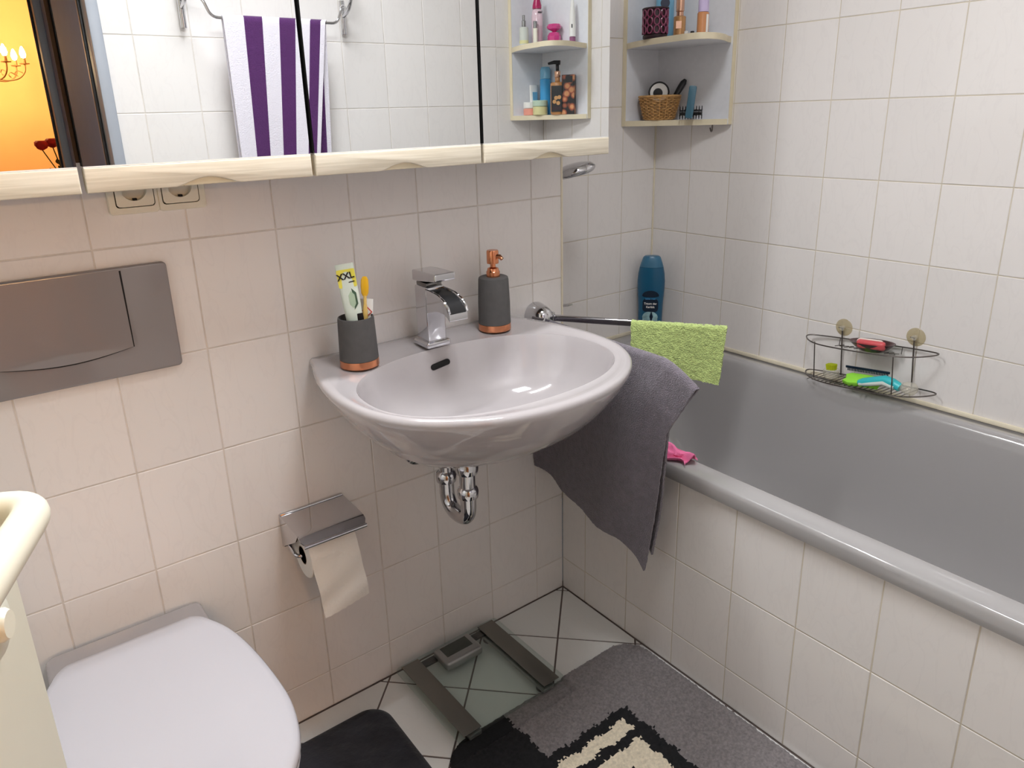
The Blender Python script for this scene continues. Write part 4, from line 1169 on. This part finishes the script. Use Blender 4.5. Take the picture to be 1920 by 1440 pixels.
ell = lambda a, b, k=1.0: [(a * math.cos(2 * PI * i / 28), b * math.sin(2 * PI * i / 28) if math.sin(2 * PI * i / 28) > 0 else b * .35 * math.sin(2 * PI * i / 28)) for i in range(28)]
sh_print('dark_arch', ell(.028, .017), 0, .150, .0272, 'print_dark')
sh_print('dark_label', rrect(.052, .046, .012, 5), 0, .116, .0264, 'print_dark')
sh_print('splash_field', ell(.026, .020), 0, .074, .0262, 'print_pale')
sh_print('splash_foot', rrect(.050, .030, .010, 5), 0, .066, .0258, 'print_pale')
sh_print('leaf', [(0, .02), (.006, .0), (0, -.018), (-.006, .0)], .004, .076, .0271, 'print_dark')
sh_print('foot_label', rrect(.050, .034, .004, 4), 0, .030, .0256, 'print_dark')
text('balea men', .0085, 'print_blue', sh, sh_m(0, .139, .0280), bold=True)
text('Traum der', .0098, 'white', sh, sh_m(0, .122, .0280), bold=True)
text('Karibik', .0098, 'white', sh, sh_m(0, .110, .0280), bold=True)
for x in (-.014, .014):
    sh_print('white_mark', rrect(.003, .010, .0005), x, .044, .0262, 'white')
sh_print('white_mark', rrect(.028, .002, .0005), 0, .049, .0262, 'white')

# ------------------------------------------------------------------ bath mixer with hand shower on the side of the washbasin wall
mx = thing('bath_mixer', 'chrome bath mixer whose lever peeks past the wall corner', 'tap', (XE, .165, .745))
bm = bmesh.new(); tube(bm, [(.045, -.085, 0), (.045, .085, 0)], .022, 20); obj('body', bm, 'chrome', mx)
for s in (-1, 1):
    bm = bmesh.new(); lathe(bm, [(0, .001), (.034, .001), (.033, .006), (.018, .016), (.018, .03), (0, .03)], 24, (0, s * .07, 0), Matrix.Rotation(PI / 2, 4, 'Y')); obj('rosette', bm, 'chrome', mx)
bm = bmesh.new(); tube(bm, smooth_path([(.045, 0, -.01), (.09, 0, -.02), (.15, 0, -.06)], .03), [.016] * 4 + [.014] * 5, 16); obj('spout', bm, 'chrome', mx)
bm = bmesh.new(); lathe(bm, [(.020, 0), (.022, .012), (.018, .024), (0, .026)], 20, (.045, 0, .018)); obj('cartridge_cap', bm, 'chrome', mx)
bm = bmesh.new(); loft(bm, [[Vector((x, y, z + dz)) for x, dz in ((X - w, 0), (X + w, 0), (X + w * .7, h), (X - w * .7, h))] for X, y, z, w, h in ((.045, .0, .036, .012, .010), (.062, -.03, .036, .011, .009), (.090, -.062, .040, .013, .007), (.105, -.080, .044, .010, .005))], True, True, True); obj('lever', bm, 'chrome', mx, True, 40)
hs = thing('hand_shower', 'chrome hand shower head sticking out past the wall corner', 'shower head', (XE, .26, 1.095))
bm = bmesh.new(); box(bm, (.018, 0, -.01), (.034, .03, .045), .006, 3); obj('wall_holder', bm, 'chrome', hs)
bm = bmesh.new(); tube(bm, [(.045, .01, -.09), (.050, 0, -.01), (.075, -.015, .020), (.115, -.040, .036), (.150, -.060, .043)], [.011, .012, .0125, .012, .016], 16); obj('handle', bm, 'chrome', hs)
hd = Vector((.80, -.52, .02)).normalized()
RMh = basis(hd, Vector((0, 0, 1)).cross(hd).normalized(), hd.cross(Vector((0, 0, 1)).cross(hd)).normalized(), (.195, -.092, .043)) @ Matrix.Rotation(math.radians(-12), 4, 'Y')
bm = bmesh.new(); lathe(bm, [(0, .017), (.018, .016), (.036, .010), (.044, .0), (.0435, -.006), (.040, -.012), (.036, -.015), (0, -.015)], 36, (0, 0, 0), RMh, sx=1.3, sy=1.1); obj('head', bm, 'chrome', hs, True, 50)
bm = bmesh.new(); tube(bm, [(.045, .012, -.09), (.055, .03, -.20), (.07, .02, -.32), (.06, -.04, -.385), (.045, -.07, -.372)], .006, 10); obj('hose', bm, 'chrome_dark', hs)

# ------------------------------------------------------------------ wire caddy with suction cups on the long wall
TILT = math.radians(-4.6)
CO = Vector((XR - .0006, -.43, .62))
CM = Matrix.Translation(CO) @ Matrix.Rotation(TILT, 4, 'X')
ca = thing('wire_caddy', 'two-tier grey wire caddy held by suction cups over the bathtub', 'caddy'); ca.matrix_world = CM
def leaf(z, y0, y1, xb, xf, n=12):
    """closed loop: pointed ends, back run near the wall at xb, front run at xf"""
    P = [(-.03, y0, z), (xb, y0 + .06, z), (xb, y1 - .06, z), (-.03, y1, z), (xf, y1 - .075, z - .004), (xf, y0 + .075, z - .004)]
    out = []; k = len(P)
    for i in range(k):
        p0, p1, p2, p3 = [Vector(P[(i + j) % k]) for j in (-1, 0, 1, 2)]
        for t in range(n):
            t /= n
            out.append(.5 * (2 * p1 + (p2 - p0) * t + (2 * p0 - 5 * p1 + 4 * p2 - p3) * t * t + (3 * p1 - p0 - 3 * p2 + p3) * t ** 3))
    return out
ya, yb_ = .175, -.175
for z in (.052, -.052):
    bm = bmesh.new(); tube(bm, leaf(z, yb_, ya, -.008, -.090), .0019, 8, closed=True); obj('rim_wire', bm, 'wire', ca)
bm = bmesh.new()
for i in range(20):
    y = -.125 + i * .0132
    rod(bm, (-.010, y, -.0535), (-.088, y + .010, -.0555), .0011, n=6)
obj('shelf_wires', bm, 'wire', ca)
bm = bmesh.new()
for s in (-1, 1):
    pts = []
    for i in range(13): pts.append((-.014 - (.024 if i % 2 else .0), -.075 + i * .0135, .034 + (.004 if i % 2 else 0)) if s > 0 else (-.038 + (.024 if i % 2 else .0), -.075 + i * .0135, .036))
    tube(bm, pts, .0011, 6)
rod(bm, (-.014, -.08, .034), (-.008, -.08, .052), .0011, n=6); rod(bm, (-.014, .088, .034), (-.008, .088, .052), .0011, n=6)
obj('zigzag_wire', bm, 'wire', ca)
for y, x in ((.083, -.009), (-.108, -.009), (.125, -.075), (-.095, -.088)):
    bm = bmesh.new(); rod(bm, (x, y, -.054), (x, y, .079 if x > -.02 else .05), .0019 if x > -.02 else .0015, n=8); obj('post', bm, 'wire', ca)
for y in (.083, -.108):
    bm = bmesh.new(); lathe(bm, [(0, .003), (.012, .003), (.0235, .0006), (.024, .0002), (.0235, 0), (0, 0)], 32, (0, y, .082), Matrix.Rotation(-PI / 2, 4, 'Y')); cp = obj('suction_cup', bm, 'cup_clear', ca)
    bm = bmesh.new(); lathe(bm, [(0, .003), (.006, .003), (.005, .010), (.007, .012), (0, .013)], 16, (0, y, .082), Matrix.Rotation(-PI / 2, 4, 'Y')); obj('cup_knob', bm, 'clear', cp)
    bm = bmesh.new(); tube(bm, smooth_path([(-.009, y, .07), (-.009, y, .082), (-.009, y + .010, .082)], .003), .0017, 8); obj('cup_hook', bm, 'wire', cp)
def in_caddy(name, label, cat, loc, rz=0.0, rx=0.0, ry=0.0):
    t = thing(name, label, cat); t.matrix_world = CM @ Matrix.Translation(loc) @ Euler((rx, ry, rz)).to_matrix().to_4x4(); return t
M['dish'] = mat('dark_red_dish', S(62, 28, 30), .3, coat=.3)
M['soap_red'] = mat('red_soap', S(206, 84, 88), .4, noise=.06, nscale=50)
M['soap_white'] = mat('white_soap', S(244, 226, 214), .45)
dz_ = in_caddy('soap_dish', 'dark red oval soap dish on the top tier of the caddy', 'soap dish', (-.048, -.020, .0415))
bm = bmesh.new(); lathe(bm, [(0, 0), (.030, 0), (.045, .010), (.057, .021), (.060, .024), (.056, .0235), (.044, .013), (.028, .004), (0, .004)], 36, sx=.58); obj('dish', bm, 'dish', dz_)
sw = in_caddy('soap_bar', 'pale soap bar behind the red one in the dish', 'soap', (-.039, -.010, .0485), .05)
bm = bmesh.new(); box(bm, (0, 0, .011), (.022, .066, .020), .008, 4); obj('bar', bm, 'soap_white', sw)
srd = in_caddy('soap_bar', 'red soap bar lying in the dark red dish', 'soap', (-.066, -.028, .0520), .04, 0, -.25)
bm = bmesh.new(); box(bm, (0, 0, .0115), (.018, .072, .023), .007, 4); obj('bar', bm, 'soap_red', srd)
M['neon'] = mat('neon_green_foam', S(150, 226, 66), .8, bump=.3, bscale=200)
M['neon_dark'] = mat('dark_green_rubber', S(60, 96, 56), .7)
M['yel'] = mat('neon_yellow_bristle', S(196, 206, 30), .5)
M['turq'] = mat('turquoise_plastic', S(60, 190, 196), .35)
M['grip_white'] = mat('pale_grip', S(206, 214, 206), .4)
zl = -.0520
yb1 = in_caddy('nail_brush', 'clear cup brush with yellow bristles on the lower tier of the caddy', 'brush', (-.050, .088, zl))
bm = bmesh.new(); lathe(bm, [(0, 0), (.017, 0), (.021, .008), (.021, .022), (.019, .024), (0, .024)], 28); obj('cup', bm, 'clear', yb1)
bm = bmesh.new()
for i in range(9):
    for j in range(7):
        x, y = (j - 3) * .0034, (i - 4) * .0034
        if x * x + y * y < .0135 ** 2: rod(bm, (x, y, .022), (x * 1.15, y * 1.15, .038), .0012, n=5)
obj('bristles', bm, 'yel', yb1)
gs = in_caddy('foam_scrubber', 'neon green foam scrubber lying on the lower tier of the caddy', 'sponge', (-.050, .000, zl + .002), .12, 0, -.50)
bm = bmesh.new(); prism(bm, [(-.020, -.045), (.012, -.048), (.018, -.02), (.018, .030), (.010, .044), (-.004, .040), (-.014, .046), (-.022, .030), (-.018, 0)], 0, .016, .004); obj('foam', bm, 'neon', gs)
bm = bmesh.new(); prism(bm, rrect(.030, .030, .008), .0162, .0185, .001, Matrix.Translation((-.002, -.040, 0))); obj('dark_patch', bm, 'neon_dark', gs)
cm_ = in_caddy('comb', 'slim dark comb leaning behind the green scrubber in the caddy', 'comb', (-.030, -.002, zl + .034), 0, -.02)
bm = bmesh.new(); box(bm, (0, 0, 0), (.004, .120, .007), .0018, 2); obj('spine', bm, 'print_dark', cm_)
bm = bmesh.new()
for i in range(26): box(bm, (0, -.054 + i * .0043, -.006), (.0018, .0022, .008))
obj('teeth', bm, 'print_dark', cm_, False)
rz_ = in_caddy('epilator', 'turquoise shaver with a clear head on the lower tier of the caddy', 'shaver', (-.070, -.070, zl + .016), -.15)
bm = bmesh.new(); tube(bm, [(-.012, .068, -.008), (-.010, .055, -.005), (-.004, .025, .004), (.0, .0, .012), (.0, -.020, .008), (.002, -.040, .0)], [.007, .0115, .012, .012, .013, .011], 18); obj('grip', bm, 'turq', rz_)
bm = bmesh.new(); tube(bm, [(-.019, .062, -.010), (-.015, .030, -.003), (-.010, .0, .005), (-.009, -.030, .0)], [.004, .0055, .006, .005], 10); obj('pale_stripe', bm, 'grip_white', rz_)
bm = bmesh.new(); lathe(bm, [(0, -.016), (.012, -.014), (.017, 0), (.016, .014), (.010, .020), (0, .021)], 24, (.004, -.060, .003), Matrix.Rotation(PI / 2, 4, 'X')); obj('clear_cap', bm, 'clear', rz_)

# ------------------------------------------------------------------ scale, mats
sc_ = thing('bathroom_scale', 'glass bathroom scale with two grey strips and a display on the floor', 'scale', (.604, -.158, .0008), (0, 0, math.radians(.8)))
bm = bmesh.new(); prism(bm, rrect(.298, .276, .012, 5), .024, .031, .0012); obj('glass_plate', bm, 'glass', sc_)
for s in (-1, 1):
    bm = bmesh.new(); box(bm, (s * .112, 0, .0325), (.046, .262, .0022), .0008); obj('foot_strip', bm, 'scale_strip', sc_)
    bm = bmesh.new(); box(bm, (s * .104, 0, .0175), (.032, .262, .012), .003); obj('side_rail', bm, 'silver', sc_)
    for t_ in (-1, 1):
        bm = bmesh.new(); lathe(bm, cyl_prof(.014, 0, .0115, .002), 20, (s * .104, t_ * .105, 0)); obj('foot', bm, 'black', sc_)
bm = bmesh.new(); box(bm, (0, .110, .0275), (.190, .020, .006), .001); obj('cross_bar', bm, 'black', sc_)
bm = bmesh.new(); box(bm, (0, .088, .0335), (.104, .066, .024), .007, 4); du = obj('display_unit', bm, 'silver', sc_)
bm = bmesh.new(); box(bm, (-.001, .094, .0458), (.074, .036, .0012), .0004); obj('display', bm, 'lcd', du)

def rounded_grid(w, h, r, cell):
    nx, ny = int(w / cell), int(h / cell)
    pts = []
    for i in range(nx + 1):
        col = []
        for j in range(ny + 1):
            x, y = -w / 2 + w * i / nx, -h / 2 + h * j / ny
            cx, cy = max(abs(x) - (w / 2 - r), 0), max(abs(y) - (h / 2 - r), 0)
            d = math.hypot(cx, cy)
            if cx > 0 and cy > 0 and max(cx, cy) > 0:
                k = max(cx, cy) / d
                x = math.copysign(w / 2 - r + cx * k, x); y = math.copysign(h / 2 - r + cy * k, y)
                d = max(cx, cy)
            col.append((x, y, r - d if d > 0 else r))
        pts.append(col)
    return pts, nx, ny

rgx, rgy, rgw, rgh = .702, -.735, .576, .93
pts, nx, ny = rounded_grid(rgw, rgh, .075, .0042)
bm = bmesh.new(); G_ = []
for col in pts:
    row = []
    for x, y, e in col:
        ed = min(rgw / 2 - abs(x), rgh / 2 - abs(y), e)
        top = .017 * min(1, max(0, ed) / .010) ** .5 + .002
        # tucked flat under the scale
        if y > rgh / 2 - .055 and x < .055: top = min(top, .0085)
        row.append(bm.verts.new((x + random.gauss(0, .0007), y + random.gauss(0, .0007), max(.0008, top + (random.gauss(0, .0013) if ed > .003 and top > .009 else 0)))))
    G_.append(row)
def rug_colour(X, Y):
    X += random.gauss(0, .0022) + .003 * math.sin(Y * 90); Y += random.gauss(0, .0022) + .003 * math.sin(X * 80)
    if X < .586: return 1
    dx, dy = .808 - X, -.430 - Y          # distance in from the outer corner of the drawn frame
    if dx < 0 or dy < 0:
        return 0
    if dy < .026 or dx < .020: return 1
    if .026 <= dy < .058: return 2 if (dx > .026) else 1
    if dy < .080 or dx < .038: return 1
    if dx < .100 or dy < .125: return 2
    return 1
for i in range(nx):
    for j in range(ny):
        f = bm.faces.new((G_[i][j], G_[i + 1][j], G_[i + 1][j + 1], G_[i][j + 1]))
        c = f.calc_center_median(); f.material_index = rug_colour(c.x + rgx, c.y + rgy)
rug = obj('bath_rug', bm, None, None, True, 180, loc=(rgx, rgy, 0.0), mats=['rug_grey', 'rug_black', 'rug_cream'])
tag(rug, 'grey, black and cream bath rug in front of the bathtub', 'rug')

pts, nx, ny = rounded_grid(.60, .52, .055, .010)
bm = bmesh.new(); G_ = []
for col in pts:
    row = []
    for x, y, e in col:
        ed = min(.30 - abs(x), .26 - abs(y), e)
        top = .011 * min(1, max(0, ed) / .012) ** .5 + .001
        row.append(bm.verts.new((x, y, top + (.0018 * math.sin(x * 60 + 2 * math.sin(y * 30)) * math.sin(y * 48) if ed > .012 else 0))))
    G_.append(row)
for i in range(nx):
    for j in range(ny): bm.faces.new((G_[i][j], G_[i + 1][j], G_[i + 1][j + 1], G_[i][j + 1]))
tag(obj('toilet_mat', bm, 'mat_black', None, True, 180, loc=(.092, -.320, 0.0)), 'black velvety mat on the floor beside the toilet', 'mat')

# ------------------------------------------------------------------ towel rack and striped towel on the rear wall
rk = thing('towel_rack', 'curved chrome towel rack reflected in the mirror', 'towel rack', (.685, YR, 1.56))
for s in (-1, 1):
    bm = bmesh.new(); rod(bm, (s * .24, .014, -.022), (s * .24, .014, .075), .0085); obj('wall_post', bm, 'chrome', rk)
    bm = bmesh.new(); rod(bm, (s * .24, .0006, .03), (s * .24, .014, .03), .006); obj('wall_stud', bm, 'chrome', rk)
    arc = [(s * .24, .014 + .075 * math.sin(PI * i / 14), .030 + .085 * (1 - math.cos(PI * i / 14)) * .9) for i in range(15)]
    bm = bmesh.new(); tube(bm, arc, .0058, 10); obj('arm', bm, 'chrome', rk)
bm = bmesh.new(); tube(bm, smooth_path([(-.245, .03, .052), (-.205, .088, .052), (-.185, .09, .0), (.185, .09, .0), (.205, .088, .052), (.245, .03, .052)], .02), .0042, 10); obj('hanging_bar', bm, 'chrome', rk)
bm = bmesh.new(); rod(bm, (-.245, .088, .175), (.245, .088, .175), .0048); obj('upper_bar', bm, 'chrome', rk)
M['striped'] = stripe_mat('purple_white_terry', S(222, 216, 224), S(74, 22, 86), [(.19, .365), (.53, .69), (.84, .95)])
def strf(u, v):
    s = (v - .5) * 2.0; side = 1 if s > 0 else -1
    dd = abs(s) * (.52 if side > 0 else .47)
    k = min(1, dd / .4)
    x0, x1 = .5285, .8285 - .062 * k
    x = x0 + (x1 - x0) * u
    if side < 0: x = x0 + (.835 - .02 * k - x0) * u
    r = .009
    if dd < r * PI / 2:
        a = dd / r; off, dz = side * r * math.sin(a), -r * (1 - math.cos(a))
    else:
        off, dz = side * r + .006 * math.sin(u * 6 + 2) * k * side, -(dd - r * PI / 2 + r)
    return Vector((x, YR + .09 + off, 1.5685 + dz))
tag(sheet('striped_towel', strf, 50, 90, .005, 'striped', None, uv=lambda u, v: (u, v)), 'white towel with purple stripes on the reflected towel rack', 'towel')

# ------------------------------------------------------------------ unseen ceiling lamp, added to brighten the room
cl = thing('added_ceiling_lamp', 'round white body of the unseen lamp added overhead for fill', 'lamp', (.55, -.75, 2.4))
bm = bmesh.new(); lathe(bm, [(0, -.045), (.16, -.045), (.175, -.03), (.175, -.0006), (0, -.0006)], 40); obj('base', bm, 'white', cl)

# ------------------------------------------------------------------ living room: chandelier and roses
M['brass'] = mat('pale_brass', S(196, 160, 110), .3, .9)
M['bulb'] = mat('warm_candle_bulb', (1, .8, .5, 1), .4, emit=(1.0, .63, .31, 1), estr=BULB_W)
ch = thing('chandelier', 'brass candle chandelier glowing in the living room, seen in the mirror', 'chandelier', (.10, -4.2, 1.60))
bm = bmesh.new(); rod(bm, (0, 0, 0), (0, 0, .78), .006); obj('stem', bm, 'brass', ch)
bm = bmesh.new(); lathe(bm, [(0, -.05), (.012, -.045), (.022, -.02), (.012, .005), (.016, .03), (.008, .06), (0, .065)], 20); obj('hub', bm, 'brass', ch)
for k in range(8):
    a = 2 * PI * k / 8 + .22; c, s = math.cos(a), math.sin(a)
    prof = [(.012, .0), (.06, -.035), (.12, -.055), (.18, -.045), (.215, -.01), (.222, .028)]
    bm = bmesh.new(); tube(bm, [(r * c, r * s, z) for r, z in catmull(prof, 4)], .0042, 8); ar = obj('arm', bm, 'brass', ch)
    bm = bmesh.new(); tube(bm, [(r * c, r * s, z) for r, z in catmull([(.21, -.02), (.18, -.005), (.165, -.02), (.178, -.034)], 4)], .003, 6); obj('scroll', bm, 'brass', ar)
    bm = bmesh.new(); lathe(bm, [(0, .026), (.024, .030), (.026, .034), (.009, .036), (.009, .062), (0, .062)], 16, (.222 * c, .222 * s, 0)); obj('candle_cup', bm, 'brass', ar)
    bm = bmesh.new(); lathe(bm, [(0, .062), (.010, .066), (.0155, .082), (.011, .104), (.003, .122), (0, .123)], 14, (.222 * c, .222 * s, 0)); obj('candle_bulb', bm, 'bulb', ar)

M['cabinet_dark'] = mat('dark_wood', S(70, 48, 34), .4, noise=.2, nscale=8)
sbd = thing('plant_stand', 'dark wooden stand carrying the roses in the living room', 'stand', (.30, -3.05, 0))
bm = bmesh.new(); box(bm, (0, 0, .90), (.30, .30, .03), .004); obj('top', bm, 'cabinet_dark', sbd)
for sx_ in (-1, 1):
    for sy_ in (-1, 1):
        bm = bmesh.new(); rod(bm, (sx_ * .12, sy_ * .12, 0), (sx_ * .12, sy_ * .12, .886), .014); obj('leg', bm, 'cabinet_dark', sbd)
M['rose_red'] = mat('rose_petals', S(150, 14, 22), .7, noise=.3, nscale=60)
M['leaf'] = mat('leaf_green', S(48, 66, 34), .6, noise=.3, nscale=40)
vs = thing('rose_vase', 'glass vase of red roses in the living room, seen in the mirror', 'vase', (.285, -3.05, .9158))
bm = bmesh.new(); lathe(bm, [(0, 0), (.032, 0), (.036, .004), (.028, .08), (.034, .15), (.037, .18), (.034, .178), (.025, .08), (.03, .008), (0, .008)], 24); obj('glass', bm, 'clear', vs)
def rose(x, y, z, name):
    t = name
    bm = bmesh.new(); tube(bm, [(0, 0, .01), (x * .3, y * .3, .16), (x * .75, y * .75, z - .06), (x, y, z - .018)], .0028, 6); st = obj('stem', bm, 'leaf', vs)
    bm = bmesh.new(); rg = []
    for i, (r, zz_) in enumerate(((.004, -.020), (.020, -.012), (.027, .002), (.025, .016), (.018, .022), (.014, .012), (.010, .020), (.004, .016))):
        rg.append([Vector((x + (r + .0025 * math.sin(5 * a + i)) * math.cos(a), y + (r + .0025 * math.sin(5 * a + i)) * math.sin(a), z + zz_)) for a in [2 * PI * j / 20 for j in range(20)]])
    loft(bm, rg, True, True, True); obj('bloom', bm, 'rose_red', st)
    for q in range(3):
        a = q * 2.1 + x * 40; bx, by, bz = x * .8, y * .8, z - .07 - q * .03
        bm = bmesh.new(); d = Vector((math.cos(a), math.sin(a), -.2)); n_ = Vector((-math.sin(a), math.cos(a), 0))
        b_ = Vector((bx, by, bz)); loft(bm, [[b_ + d * (.05 * i / 6) + n_ * w + Vector((0, 0, -.004 * i)) for w in (-.016 * math.sin(PI * i / 6) - .0004, .016 * math.sin(PI * i / 6) + .0004)] for i in range(7)], False)
        obj('leaf', bm, 'leaf', st)
rose(-.075, .01, .292, 'a'); rose(-.028, -.02, .300, 'b'); rose(.03, .02, .28, 'c')
